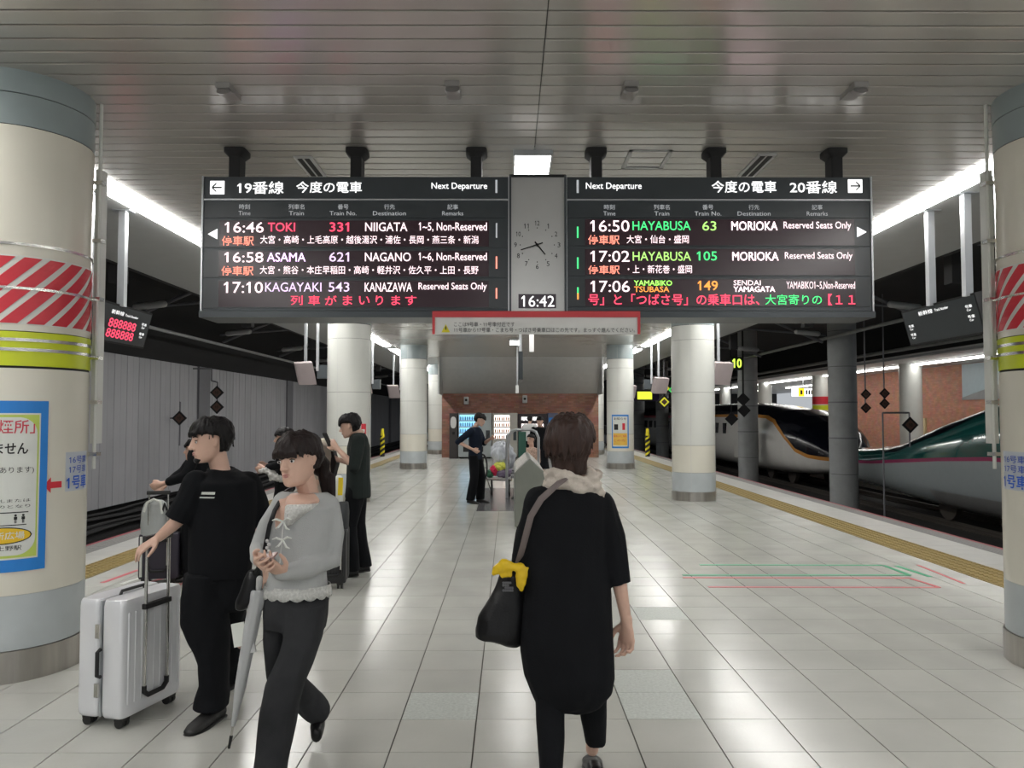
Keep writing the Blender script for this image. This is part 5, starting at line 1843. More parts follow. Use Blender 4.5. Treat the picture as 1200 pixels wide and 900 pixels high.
leg_row(mb, [(672, 256, 292, YA + .05), (700, 258, 290, YA + .1), (730, 262, 288, YA + .2), (760, 265, 287, YA + .32), (797, 265, 286, 4.66)], YA, .085)
fuse(mb, 'trousers', CBLACK2, pa, .009, 3, folds=.016, ff=(8, 8, 2.4))
shoe(pa, P(251, 826, 4.15), P(232, 840, 4.03), RUBBER, 1.05)
shoe(pa, P(277, 790, 4.72), P(262, 800, 4.60), RUBBER, 1.0)

# ---------------------------------------------------------------- woman in the grey cardigan
YW = 3.45
pb = empty('person', (P(318, 905, YW).x, YW, 0), 'person in a pale grey cardigan and washed black jeans walking with a phone in hand', 'person')
hB = Head(P(350, 539, YW), (-.42, -.9, 0), .225, up=(-.1, 0, 1))
JB = dict(head=hB, neck=P(362, 579, YW + .04), shL=P(333, 588, YW - .02), shR=P(384, 594, YW + .05), elL=P(304, 641, YW + .02), wrL=P(303, 658, YW - .2), elR=P(388, 655, YW + .04), wrR=P(333, 672, YW - .2),
          hipL=P(328, 712, YW), hipR=P(364, 712, YW + .04), knL=P(322, 790, YW + .1), anL=P(369, 841, 3.95), toeL=P(371, 860, 3.86), knR=P(336, 792, YW - .06), anR=P(318, 890, 3.36), toeR=P(312, 912, 3.2))
mb = MB()
hB.skin(mb)
limbs(mb, JB, .88, .5, .72)
hand(mb, JB['wrL'], (.25, -.6, .0), (.6, .2, .5), (0, -.3, 1), .45, .95, .8)
hand(mb, JB['wrR'], (P(314, 662, YW - .27) - JB['wrR']), (-.1, .5, .8), (0, -.6, .6), .45, .95, .8)
bB = fuse(mb, 'body', SKIN, pb, .0048, 2)
hB.face(bB, HAIRD)
hB.hair(pb, HAIRD, tlow=-.2, hairline=.16, puff=1.15, side=.05, bangs=.10, seed=5, locks=110)
mb = MB()
for k in range(9):
    a = -.06 + .015 * k
    mb.capsule([hB.at(-.15 + .05 * k, -.38, .1), hB.at(-.22 + .05 * k + .1, -.62, -.15), P(379 + k * 1.2, 560, YW + .12), P(381 + k * 1.2, 583 + (k % 3) * 2, YW + .13)], [.022, .03, .024, .012], seg=8)
fuse(mb, 'ponytail', HAIRD, pb, .006, 1)
mb = MB()
sil(mb, [(577, 338, 384, YW + .05, .06), (583, 330, 391, YW + .04, .08), (593, 327, 395), (610, 323, 394), (630, 320, 390), (650, 319, 385), (668, 318, 383), (684, 312, 384), (690, 310, 384)], YW + .02, .105)
mb.capsule([P(333, 588, YW), P(315, 615, YW), P(304, 643, YW - .02), P(303, 653, YW - .12)], [.050, .048, .043, .036])
mb.capsule([P(385, 594, YW + .04), P(391, 625, YW + .04), P(388, 655, YW + .03), P(360, 666, YW - .09), P(331, 671, YW - .20)], [.052, .050, .048, .043, .037])
fuse(mb, 'cardigan', CGREY, pb, .0065, 3, folds=.008, ff=(9, 9, 5))
mb = MB()
sil(mb, [(574, 345, 378, YW + .03, .052), (581, 340, 382, YW + .02, .075), (590, 340, 380, YW - .01, .088), (598, 342, 374, YW - .02, .087), (606, 346, 364, YW - .015, .084)], YW, .1)
mb2 = MB()
# skin of the neckline, then the lace top in the V
q = [P(344, 577, YW - .07), P(373, 581, YW - .055), P(371, 590, YW - .10), P(356, 603, YW - .115), P(338, 593, YW - .10), P(337, 583, YW - .08)]
mb2.loft([(P(355, 578, YW - .0), .055, .06), (P(355, 586, YW - .035), .075, .065), (P(353, 594, YW - .05), .07, .062)], lat=(1, 0, 0), dep=(0, 1, 0), seg=20)
fuse(mb2, 'neckline', SKIN, pb, .006, 2)
lm = MB()
lm.loft([(P(355, 589, YW - .045), .074, .062), (P(352, 596, YW - .055), .066, .062), (P(346, 604, YW - .05), .045, .065), (P(340, 614, YW - .04), .020, .068)], lat=(1, 0, 0), dep=(0, 1, 0), seg=20)
fuse(lm, 'lace_camisole', LACE, pb, .005, 1)
lm = MB()
rows = [(684, 312, 386), (690, 310, 386)]
a, b = P(311, 684, YW + .02), P(386, 684, YW + .02)
c = (a + b) / 2
rx = (b - a).length / 2 + .004
N = 64
vs, fs = [], []
for i in range(N):
    t = 2 * math.pi * i / N
    dz = .012 * abs(math.sin(i * math.pi / 4))
    for r_, z in ((0, 0), (.004, -.022), (.006, -.045 - dz)):
        vs.append((c.x + (rx + r_) * math.cos(t), c.y + (.108 + r_) * math.sin(t), c.z + z))
for i in range(N):
    j = (i + 1) % N
    for k in range(2):
        fs.append((i * 3 + k, i * 3 + k + 1, j * 3 + k + 1, j * 3 + k))
lm.add(vs, fs)
h_ = lm.build('lace_hem', LACE, pb, 60)
h_.modifiers.new('t', 'SOLIDIFY').thickness = .003
for by in (611, 633):
    t = MB()
    c = P(331.5, by, YW - .115)
    for dx, dz in ((-.045, .004), (.035, .008), (-.03, -.03), (.028, -.035)):
        t.capsule([c, c + V((dx * .6, -.006, dz + .006)), c + V((dx, 0, dz))], [.004, .005, .0025], seg=6)
    t.build('ribbon_bow', WHITEF, pb)
t = MB()
c0 = P(335, 600, YW - .11)
t.tube([P(337, 602, YW - .108), P(333, 610, YW - .112), P(331, 622, YW - .112), P(330, 640, YW - .11), P(328, 660, YW - .105)], .003, 6)
t.build('placket_trim', PALE, pb)
mb = MB()
leg_row(mb, [(680, 312, 383, YW + .03, .10), (700, 309, 385, YW + .03, .11), (722, 308, 384, YW + .03, .115), (735, 310, 382, YW + .03, .10)], YW, .1)
leg_row(mb, [(705, 334, 384, YW, .10), (745, 333, 377, YW - .02, .098), (767, 327, 369, YW - .04, .092), (800, 313, 357, YW - .06, .085), (830, 306, 350, YW - .07), (860, 302.5, 345, YW - .08), (897, 299, 337, YW - .1), (922, 298, 334, YW - .12)], YW, .082)
leg_row(mb, [(705, 309, 345, YW + .05), (745, 309, 338, YW + .07), (770, 312, 338, YW + .11), (792, 316, 342, YW + .16), (802, 320, 346, YW + .2)], YW, .08)
mb.capsule([P(332, 792, YW + .17), P(352, 812, YW + .32), P(369, 829, YW + .42)], [.068, .062, .066])
mb.capsule([P(360, 822, YW + .38), P(371, 832, YW + .42)], [.07, .068])
fuse(mb, 'jeans', DENIM, pb, .008, 3, folds=.010, ff=(8, 8, 4))
sh_ = MB()
sh_.capsule([P(373, 842, 3.93), P(372, 852, 3.86), P(371, 861, 3.80)], [(.034, .036), (.042, .036), (.038, .028)])
s1 = fuse(sh_, 'shoe', LEATH, pb, .005, 2)
MB().tube([P(364, 846, 3.86), P(372, 843, 3.845), P(380, 846, 3.87)], .004, 6).build('buckle_strap', CHROME, s1)
shoe(pb, P(316, 903, 3.33), P(311, 915, 3.15), LEATH, .95)
ph = empty('mobile_phone', P(312, 653, YW - .26), 'phone held in both hands by the person in the grey cardigan', 'phone')
MB().obox(P(313, 653, YW - .28), V((.038, -.012, .010)), V((.004, .02, .008)), V((-.0008, -.002, .0045))).build('case', mat('rose_phone_case', (.35, .22, .2), .3), ph, 0, bevel=.002)

# black shoulder bag of the woman in grey
bgp = empty('shoulder_bag', P(291, 712, YW), 'black leather shoulder bag hanging beside the person in grey', 'bag')
mb = MB()
sil(mb, [(668, 292, 306, YW + .02, .03), (676, 288, 307, YW + .02, .045), (690, 283, 306, YW + .02, .055), (704, 277, 302, YW + .02, .06), (712, 277, 292, YW + .02, .05), (714, 279, 288, YW + .02, .03)], YW, .05)
fuse(mb, 'pouch', LEATH, bgp, .007, 2, folds=.006)
MB().tube([P(300, 672, YW - .02), P(309, 650, YW - .1), P(316, 615, YW - .085), P(322, 598, YW - .075), P(334, 577, YW + .0), P(341, 573, YW + .07), P(340, 585, YW + .16)], .010, 8).build('strap', LEATH, bgp)
ch = MB()
for k in range(5):
    ch.ball(P(313 + (k % 2) * 2, 634 + k * 4, YW - .13), .008, .008, .008, 8)
ch.build('bead_charm', PALE, bgp)

# folded umbrella
ua, ub = P(303, 690, YW - .02), P(268.5, 876, YW + .08)
um = empty('folded_umbrella', ub, 'folded pale grey umbrella slanting down between the two walkers', 'umbrella')
dv = (ub - ua)
mb = MB()
for k in range(7):
    t = 2 * math.pi * k / 7
    o_ = V((math.cos(t), math.sin(t), 0))
    mb.capsule([ua + dv * .02 + o_ * .020, ua + dv * .25 + o_ * .017, ua + dv * .6 + o_ * .013, ua + dv * .86 + o_ * .005], [.013, .016, .013, .005], seg=8)
mb.capsule([ua + dv * .03 + V((.03, 0, -.01)), ua + dv * .12 + V((.02, 0, .0))], [.012, .016])
uc = fuse(mb, 'canopy', mat('pale_grey_umbrella', (.46, .47, .48), .5), um, .005, 2)
MB().tube([ua + dv * .8, ub], .005, 8).build('shaft', CHROME, um)
MB().capsule([ua + dv * .93, ua + dv * 1.0], [.008, .006]).build('tip', BLACK, um)
MB().capsule([ua + dv * .0, ua - dv * .07 + V((.005, -.03, 0))], [.012, .014]).build('handle', PALE, um)
MB().obox(ua + dv * .28 + V((-.045, -.01, 0)), V((.028, 0, .006)), V((0, .004, 0)), V((-.008, 0, .05))).build('hanging_tag', WHITEF, um, 0)
MB().obox(ua + dv * .34 + V((.02, -.01, 0)), V((.012, 0, .0)), V((0, .006, 0)), V((-.006, 0, .035))).build('closing_strap', PALE, um, 0)

# ---------------------------------------------------------------- woman in black seen from behind
YC = 3.35
pc = empty('person', (P(668, 899, YC).x, YC, 0), 'person seen from behind in a long black tunic with a beige scarf', 'person')
hC = Head(P(669, 522, YC), (.30, .95, 0), .228)
JC = dict(head=hC, neck=P(668, 562, YC), shL=P(632, 585, YC), shR=P(703, 587, YC), elL=P(613, 650, YC + .02), wrL=P(612, 705, YC + .12), elR=P(722, 662, YC - .02), wrR=P(734, 728, YC - .03),
          hipL=P(648, 745, YC), hipR=P(688, 745, YC), knL=P(646, 840, YC - .02), anL=P(646, 925, YC - .22), toeL=P(646, 925, YC - .02) + V((0, 0, -.02)), knR=P(694, 815, YC + .1), anR=P(694, 878, 3.52), toeR=P(696, 872, 3.72))
JC['toeR'].z = .03
mb = MB()
hC.skin(mb)
limbs(mb, JC, .9, .6, .95)
hand(mb, JC['wrR'], (.02, .06, -1), (-.75, -.65, 0), (-.65, .75, 0), .62, 1.05, .9)
hand(mb, JC['wrL'], (-.2, 0, -1), (1, 0, 0), (0, 1, 0), .6, 1.0)
bC = fuse(mb, 'body', SKIN, pc, .0046, 2)
hC.face(bC, HAIRD)
hC.hair(pc, HAIRC, tlow=-.52, hairline=.22, puff=1.24, side=.10, bangs=.05, locks=190, seed=9, back=.03, lockr=.02, taper=.12, rough=.010)
mb = MB()
sil(mb, [(564, 652, 687, YC, .07), (570, 636, 701, YC, .085), (577, 622, 711, YC, .10), (588, 613, 716, YC, .11), (605, 614, 714), (650, 616, 713), (700, 612, 718, YC, .15), (740, 608, 720, YC, .165), (760, 608.5, 721, YC, .17), (790, 614, 721, YC, .165), (808, 622, 717, YC, .15), (822, 629, 706, YC, .13), (830, 640, 694, YC, .10)], YC, .125)
mb.capsule([P(633, 591, YC), P(620, 625, YC), P(613, 664, YC + .02)], [.070, .070, .056], flat=True)
mb.capsule([P(704, 591, YC), P(716, 630, YC - .01), P(725.5, 685, YC - .02)], [.072, .068, .056], flat=True)
fuse(mb, 'tunic', CBLACK2, pc, .0085, 3, folds=.020, ff=(7, 7, 1.6))
mb = MB()
leg_row(mb, [(790, 626, 664, YC, .08), (830, 628, 662, YC - .05), (870, 629.5, 661, YC - .12), (905, 631, 660, YC - .18), (930, 632, 659, YC - .2)], YC, .075)
leg_row(mb, [(790, 674, 714, YC + .02, .08), (820, 678, 712, YC + .05), (845, 681, 710, YC + .1), (869, 685, 709, YC + .15)], YC, .072)
fuse(mb, 'trousers', CBLACK, pc, .008, 3, folds=.006, ff=(8, 8, 4))
a = P(697, 873, 3.50)
a.z = .078
shoe(pc, a, a + V((0, .2, -.03)), LEATH, 1.0)
a = P(646, 925, YC - .22)
a.z = .075
shoe(pc, a, a + V((0, .2, -.03)), LEATH, 1.0)
mb = MB()
for k, (dy, dz, rr_) in enumerate(((0, 0, .022), (.012, -.024, .026), (-.01, .020, .018))):
    pts = []
    for i in range(17):
        t = 2 * math.pi * i / 16
        c = P(671, 562, YC)
        pts.append(c + V((math.cos(t) * (.092 + .01 * k), math.sin(t) * .085, dz + .012 * math.sin(3 * t + k) - .010 * math.cos(t))))
    mb.tube(pts, rr_, 10)
mb.capsule([P(692, 560, YC - .06), P(700, 570, YC - .07), P(706, 582, YC - .05)], [.028, .026, .014])
mb.capsule([P(690, 552, YC - .05), P(697, 562, YC - .075), P(690, 568, YC - .09)], [.022, .026, .020])
fuse(mb, 'scarf', SCARF, pc, .006, 2, folds=.010, ff=(22, 22, 40))

tb = empty('tote_bag', P(585, 755, YC - .02), 'slouchy black tote bag on the arm of the person seen from behind', 'bag')
mb = MB()
sil(mb, [(664, 594, 612, YC + .0, .03), (675, 585, 616, YC, .05), (690, 579, 617, YC, .06), (705, 570, 616, YC, .07), (722, 561, 614, YC, .08), (738, 558, 612, YC, .085), (746, 558.5, 611, YC, .08), (752, 575, 611, YC, .06), (757, 597, 609, YC, .03)], YC, .06)
fuse(mb, 'pouch', LEATH, tb, .007, 2, folds=.012, ff=(9, 9, 6))
MB().loft([(P(606, 664, YC - .01), .014, .004), (P(613, 640, YC - .085), .014, .004), (P(622, 605, YC - .115), .014, .004), (P(634, 585, YC - .13), .014, .004), (P(655, 566, YC - .12), .013, .004), (P(664, 561, YC - .105), .012, .004)], lat=(1, 0, .3), seg=10).build('shoulder_strap', mat('taupe_strap', (.16, .13, .125), .6), tb)
qm = MB()
for i in range(5):
    for j in range(4):
        if RND.random() < .6:
            c = P(590 + i * 2.6, 683 + j * 3, YC - .085)
            qm.obox(c, V((.004, 0, .002)), V((0, .002, 0)), V((-.002, 0, .004)))
qm.build('grey_print', mat('dull_grey_print', (.10, .10, .11), .6), tb, 0)
ys_ = empty('yellow_scarf', P(612, 692, YC - .06), 'bright yellow cloth tied to the black tote bag', 'scarf')
mb = MB()
a = [P(601, 664, YC - .09), P(590, 662, YC - .09), P(581, 669, YC - .08)]
mb.loft([(a[0], .020, .010), (a[1], .030, .018), (a[2], .018, .010), (P(578, 673, YC - .07), .006, .004)], lat=(0, 0, 1), seg=12)
mb.capsule([P(598, 672, YC - .09), P(588, 674, YC - .085)], [(.018, .008), (.014, .008)], lat=(0, 0, 1))
mb.loft([(P(612, 664, YC - .09), .028, .012), (P(611, 676, YC - .095), .026, .012), (P(610, 686, YC - .09), .020, .010), (P(611, 694, YC - .085), .008, .005)], lat=(1, 0, 0), seg=12)
mb.capsule([P(602, 664, YC - .09), P(610, 665, YC - .09)], [.018, .018])
fuse(mb, 'cloth', mat('yellow_silk', (.72, .48, .01), .45, var=.15, vscale=20), ys_, .005, 2, folds=.006, ff=(30, 30, 30))


# ---------------------------------------------------------------- suitcases
def suitcase(loc, u, v, wd, dp, ht, label, m, ribs=True, rod=.3, rodside=1, cat='suitcase', rods=True, frame=True):
    """u: width direction, v: depth direction (unit, level); stands on four twin wheels"""
    u, v = V(u).normalized(), V(v).normalized()
    c = V((loc[0], loc[1], 0))
    o = empty('suitcase', c, label, cat)
    wz = .055
    b = .035

    def half(s0, s1, nm):
        mb = MB()
        cc = c + v * (s0 + s1) / 2
        dd = (s1 - s0) / 2
        rr = []
        for z, k in ((wz, .86), (wz + b * .35, .95), (wz + b, 1), (wz + ht * .5, 1), (wz + ht - b, 1), (wz + ht - b * .35, .96), (wz + ht, .88)):
            rr.append((cc + V((0, 0, z)), wd / 2 * (1 - (1 - k) * .35), dd * (1 - (1 - k) * .8), .28))
        mb.loft(rr, lat=u, dep=v, seg=44)
        return mb.build(nm, m, o, 60)
    half(-dp / 2, -.004, 'shell')
    half(.004, dp / 2, 'shell')
    fm = MB()
    fm.loft([(c + V((0, 0, wz + .004)), wd / 2 - .008, .006, .2), (c + V((0, 0, wz + ht - .004)), wd / 2 - .004, .006, .2)], lat=u, dep=v, seg=16)
    fm.build('frame_seam', STEEL if frame else BLACK, o, 0)
    if ribs:
        rm = MB()
        for s_ in (-1, 1):
            for k in range(9):
                x = -wd / 2 + wd * (k + 1) / 10
                if s_ == rodside and k in (3, 5) and False:
                    continue
                a0 = c + u * x + v * (s_ * (dp / 2 - .002))
                rm.capsule([a0 + V((0, 0, wz + .07)), a0 + V((0, 0, wz + ht - .07))], [(.008, .006)] * 2, lat=u, seg=8)
        tag(rm.build('shell_ribs', m, o), kind='stuff')
    for a in (-1, 1):
        for d_ in (-1, 1):
            w_ = MB()
            p = c + u * a * (wd / 2 - .055) + v * d_ * (dp / 2 - .045)
            for e in (-.016, .016):
                q = p + u * e
                w_.loft([(q - u * .009 + V((0, 0, .026)), .026, .026), (q + u * .009 + V((0, 0, .026)), .026, .026)], lat=v, dep=V((0, 0, 1)), seg=16)
            w_.obox(p + V((0, 0, .05)), u * .028, v * .024, V((0, 0, .014)))
            w_.build('wheel', RUBBER, o)
    th = MB()
    zt = wz + ht
    th.tube([c - u * .09 + V((0, 0, zt - .004)), c - u * .08 + V((0, 0, zt + .016)), c + u * .08 + V((0, 0, zt + .016)), c + u * .09 + V((0, 0, zt - .004))], .009, 8)
    th.build('top_handle', BLACK, o)
    if rods:
        f = c + v * rodside * (dp / 2 + .012)
        hw = .085
        for e in (-hw, hw):
            MB().tube([f + u * e + V((0, 0, wz + .10)), f + u * e + V((0, 0, zt + rod))], .009, 10).build('telescopic_rod', CHROME, o)
        MB().obox(f + V((0, 0, zt - .055)), u * (hw + .015), v * .014, V((0, 0, .014))).build('rod_bracket', BLACK, o, 0, bevel=.004)
        bt = MB()
        bt.tube([f - u * (hw) + V((0, 0, wz + .13)), f - u * (hw) + V((0, 0, wz + .10)), f - u * (hw - .03) + V((0, 0, wz + .075)), f + u * (hw - .03) + V((0, 0, wz + .075)), f + u * hw + V((0, 0, wz + .10)), f + u * hw + V((0, 0, wz + .13))], .013, 8)
        bt.build('lower_bracket', BLACK, o)
        MB().obox(f + V((0, 0, zt + rod)), u * (hw + .02), v * .014, V((0, 0, .018))).build('grip', RUBBER, o, 0, bevel=.006)
    return o


w1, w2, w3 = PZ(105, 847, 0), PZ(148, 850, 0), PZ(198, 824, 0)
u = (w3 - w2)
v = V((u.y, -u.x, 0))
u.normalize(); v.normalize()
cs = (w1 + w3) / 2 + V((-.0, 0.0, 0))
sc = suitcase(cs, u, v, .46, .29, .60, 'large silver hard-shell suitcase on black wheels held by its raised handle', SILVER, rod=.30)
# side handle and latches on the near narrow side
hp = cs - u * (.23 + .012)
mb = MB()
mb.tube([hp + V((0, 0, .27)) + v * .02, hp - u * .022 + V((0, 0, .28)) + v * .02, hp - u * .022 + V((0, 0, .40)) + v * .02, hp + V((0, 0, .41)) + v * .02], .010, 8)
mb.build('side_handle', BLACK, sc)
mb = MB()
for z in (.20, .50):
    mb.obox(hp + V((0, 0, z)), u * .006, v * .012, V((0, 0, .035)))
mb.build('latches', CHROME, sc, 0)
for (loc, wd, dp, ht, lb, m, uu, rr, rod) in (
        (P(188, 684, 7.55), .36, .24, .42, 'black suitcase with a white edge strip behind the handle of the silver one', mat('dark_luggage', (.03, .025, .04), .5), (1, .2, 0), False, .40),
        (P(217, 672, 7.75), .30, .24, .50, 'olive grey suitcase standing close behind the person in the black t-shirt', mat('olive_luggage', (.13, .13, .11), .5), (1, -.2, 0), False, .15),
        (P(391, 684, 7.4), .26, .36, .48, 'tall black suitcase between the cardigan wearer and the phone user', mat('black_luggage', (.018, .018, .02), .5), (1, .1, 0), True, .08)):
    uu = V(uu).normalized()
    s_ = suitcase((loc.x, loc.y, 0), uu, V((uu.y, -uu.x, 0)), wd, dp, ht, lb, m, ribs=rr, rod=rod)
    if 'white edge' in lb:
        p = V((loc.x, loc.y, 0)) - uu * (wd / 2 - .03) + V((uu.y, -uu.x, 0)) * (dp / 2 + .004)
        MB().obox(p + V((0, 0, .27)), uu * .010, V((0, .004, 0)), V((0, 0, .19))).build('white_strip', WHITEF, s_, 0)
# backpack on the black suitcase
bk = empty('backpack', P(181, 630, 7.45), 'pale grey backpack resting on the black suitcase by the left pillar', 'backpack')
mb = MB()
sil(mb, [(586, 176, 190, 7.5, .05), (590, 170, 195, 7.5, .08), (600, 167, 197, 7.5, .10), (615, 166, 197, 7.5, .11), (626, 167, 197, 7.5, .11), (629.5, 171, 194, 7.5, .09)], 7.5, .1)
fuse(mb, 'pouch', mat('pale_grey_nylon', (.38, .40, .40), .7, bump=.2), bk, .009, 2, folds=.008)
mb = MB()
mb.tube([P(169, 600, 7.38), P(172, 589, 7.38), P(180, 585, 7.38), P(188, 588, 7.38), P(190, 602, 7.37)], .011, 8)
mb.build('strap', WHITEF, bk)
mb = MB()
mb.tube([P(190, 600, 7.38), P(193, 590, 7.38), P(196, 598, 7.38)], .012, 8)
mb.build('side_buckle', BLACK, bk)
hb = empty('hand_bag', P(403, 622, 7.4), 'soft dark bag sitting on the tall black suitcase', 'bag')
mb = MB()
sil(mb, [(588, 397, 408, 7.5, .05), (600, 396, 409, 7.5, .08), (616, 396, 408, 7.5, .09), (622.5, 398, 407, 7.5, .07)], 7.5, .08)
fuse(mb, 'pouch', mat('dark_grey_nylon', (.03, .033, .036), .6), hb, .009, 2, folds=.008)
pg = empty('carrier_bag', P(396, 588, 7.55), 'white carrier bag with a yellow panel held by the phone user', 'bag')
mb = MB()
sil(mb, [(557, 394, 400, 7.55, .02), (562, 391, 403, 7.55, .04), (575, 391, 403, 7.55, .05), (588, 392, 402, 7.55, .045)], 7.55, .05)
fuse(mb, 'bag_body', WHITEF, pg, .008, 1, folds=.005)
MB().obox(P(399, 570, 7.49), V((.022, 0, 0)), V((0, .006, 0)), V((.003, 0, .085))).build('yellow_panel', mat('bright_yellow', (.75, .55, .01), .5), pg, 0)


# ---------------------------------------------------------------- simple posed bystanders
def joints(x, Y, h, f, arms=None, seat=0., stride=0.):
    f = V((f[0], f[1], 0)).normalized()
    r = f.cross(V((0, 0, 1)))
    s = h / 1.7
    b = V((x, Y, 0))

    def q(a, c, z): return b + r * a * s + f * c * s + V((0, 0, z * s))
    J = dict(neck=q(0, -.01, 1.43), shL=q(-.17, -.01, 1.36), shR=q(.17, -.01, 1.36), hipL=q(-.085, 0, .90), hipR=q(.085, 0, .90), knL=q(-.10, .03 + stride, .50), knR=q(.10, .02, .50),
             anL=q(-.11, stride, .085), anR=q(.11, -stride, .085), toeL=q(-.12, .15 + stride, .03), toeR=q(.12, .15 - stride, .03))
    for k, sg in (('L', -1), ('R', 1)):
        a = (arms or {}).get(k, ((sg * .24, -.02, 1.08), (sg * .25, .06, .84)))
        J['el' + k], J['wr' + k] = q(*a[0]), q(*a[1])
    J['q'] = q
    J['f'], J['r'], J['s'] = f, r, s
    return J


def bystander(label, x, Y, h, f, m_top, m_leg, hairm, arms=None, face=None, up=(0, 0, 1), topz=.86, hair=None, vox=.012, sleeve=.55, skirt=None, headat=None, stride=.05, slimm=1., group=None):
    o = empty('person', (x, Y, 0), label, 'person', group)
    J = joints(x, Y, h, f, arms, stride=stride)
    s, q, r, ff = J['s'], J['q'], J['r'], J['f']
    hd = Head(headat or q(0, .02, 1.57), V((*face, 0)[:3]) if face else V((f[0], f[1], 0)), .225 * s, up)
    J['head'] = hd
    mb = MB()
    hd.skin(mb)
    limbs(mb, J, s * .95)
    for k, sg in (('L', -1), ('R', 1)):
        d = (J['wr' + k] - J['el' + k])
        hand(mb, J['wr' + k], d, -r * sg + ff * .2, ff + V((0, 0, .3)), .5, s)
    body = fuse(mb, 'body', SKIN, o, vox * .8, 1)
    if hd.f.y < .5:
        hd.face(body, hairm)
    hd.hair(o, hairm, **dict(dict(tlow=-.25, hairline=.2, puff=1.13, side=.0, bangs=.1, locks=40, voxel=vox * .7, seed=int(Y * 7)), **(hair or {})))
    mb = MB()
    c = lambda z, fo=0: q(0, fo, z)
    w_ = slimm
    mb.loft([(c(topz), .175 * s * w_, .125 * s), (c(.98), .170 * s * w_, .12 * s), (c(1.12), .165 * s * w_, .115 * s), (c(1.28), .185 * s * w_, .12 * s), (c(1.38), .165 * s, .095 * s), (c(1.43), .085 * s, .065 * s)], lat=r, dep=ff, seg=24)
    for k in ('L', 'R'):
        sh, el, wr = J['sh' + k], J['el' + k], J['wr' + k]
        pts, rad = [sh, el], [.068 * s, .058 * s]
        if sleeve < .5:
            pts = [sh, sh.lerp(el, sleeve * 2)]
        elif sleeve > .55:
            pts.append(el.lerp(wr, (sleeve - .5) * 2))
            rad.append(.045 * s)
        mb.capsule(pts, rad)
    fuse(mb, 'top', m_top, o, vox * .9, 2, folds=.012, ff=(8, 8, 3))
    mb = MB()
    if skirt:
        mb.loft([(c(skirt), .24 * s, .2 * s), (c(.6), .21 * s, .17 * s), (c(1.0), .15 * s, .11 * s)], lat=r, dep=ff, seg=24)
        nm = 'skirt'
    else:
        mb.loft([(c(.80), .165 * s, .115 * s), (c(.9), .165 * s, .12 * s), (c(1.0), .15 * s, .11 * s)], lat=r, dep=ff, seg=24)
        for k in ('L', 'R'):
            hp_, kn, an = J['hip' + k], J['kn' + k], J['an' + k]
            mb.loft([(hp_, .10 * s, .10 * s), (kn, .082 * s, .085 * s), (an + V((0, 0, -.02)), .078 * s, .085 * s)], lat=r, dep=ff, seg=18)
        nm = 'trousers'
    fuse(mb, nm, m_leg, o, vox * .9, 2, folds=.010, ff=(8, 8, 3))
    for k in ('L', 'R'):
        shoe(o, J['an' + k], J['toe' + k] , RUBBER, s * .98)
    return o, J, hd


def wp(px, py, Y): return P(px, py, Y)


# man with the phone, facing left
D = bystander('person in a dark green overshirt looking at a phone beside the second left pillar', P(419, 670, 7.9).x, 7.9, 1.70, (-1, -.12), CGREEN, CBLACK, HAIRB,
              arms={'R': ((.24, -.02, 1.08), (.20, .22, 1.15)), 'L': ((-.22, .02, 1.10), (-.12, .20, 1.28))}, up=(-.25, 0, 1), headat=P(410, 499, 7.88), face=(-1, -.1, -.3), topz=.78, hair=dict(puff=1.17, tlow=-.3, bangs=.14, locks=70), vox=.010, sleeve=.5, slimm=1.1)
J = D[1]
p = J['wrL'] + V((-.10, 0, .09))
o = empty('mobile_phone', p, 'black phone held up by the person in the dark green overshirt', 'phone')
MB().obox(p, V((.012, .034, 0)), V((.004, -.0005, .003)), V((-.03, 0, .065))).build('case', BLACK, o, 0, bevel=.003)
# woman with the cream hat, behind the woman in grey
E_ = bystander('person in a cream bucket hat with long brown hair, mostly hidden behind the grey cardigan', P(379, 690, 8.1).x, 8.1, 1.58, (-1, .1), mat('beige_blouse', (.45, .38, .32), .8), CBLACK, HAIRD,
               headat=P(381, 529, 8.1), hair=dict(tlow=-.4, puff=1.1), skirt=.35)
hd = E_[2]
mb = MB()
mb.loft([(hd.at(0, 0, .02), .52 * hd.H, .58 * hd.H), (hd.at(0, 0, .12), .44 * hd.H, .50 * hd.H), (hd.at(0, 0, .40), .40 * hd.H, .46 * hd.H), (hd.at(0, 0, .60), .33 * hd.H, .38 * hd.H), (hd.at(0, 0, .66), .2 * hd.H, .24 * hd.H)], lat=hd.r, dep=hd.f, seg=28)
fuse(mb, 'bucket_hat', mat('cream_felt', (.62, .57, .47), .9, bump=.2), E_[0], .009, 2)
mb = MB()
for k in range(7):
    mb.capsule([hd.at(-.2 + .07 * k, -.35, .0), hd.at(-.25 + .09 * k, -.48, -.6), hd.at(-.25 + .09 * k, -.40, -1.3 - .08 * (k % 3))], [.03, .04, .018], seg=8)
fuse(mb, 'long_hair', HAIRD, E_[0], .009, 1)
# dark haired person further left
F_ = bystander('person with a dark hair bun carrying a pale scarf, between the two walkers', P(333, 690, 8.6).x, 8.6, 1.66, (-1, -.3), CBLACK, CBLACK, HAIRB, headat=P(333, 514, 8.6),
               arms={'R': ((.24, 0, 1.12), (.14, .20, 1.08)), 'L': ((-.24, 0, 1.12), (-.1, .22, 1.06))}, sleeve=.9)
c = P(317, 557, 8.45)
o = empty('scarf', c, 'pale crumpled scarf carried over the arm of the person with the bun', 'scarf')
mb = MB()
mb.capsule([P(305, 553, 8.4), P(312, 551, 8.4), P(320, 558, 8.4), P(330, 562, 8.4)], [.02, .035, .045, .035])
fuse(mb, 'cloth', mat('crumpled_white_cloth', (.5, .49, .47), .9, var=.4, vscale=30), o, .009, 1, folds=.03, ff=(25, 25, 25))
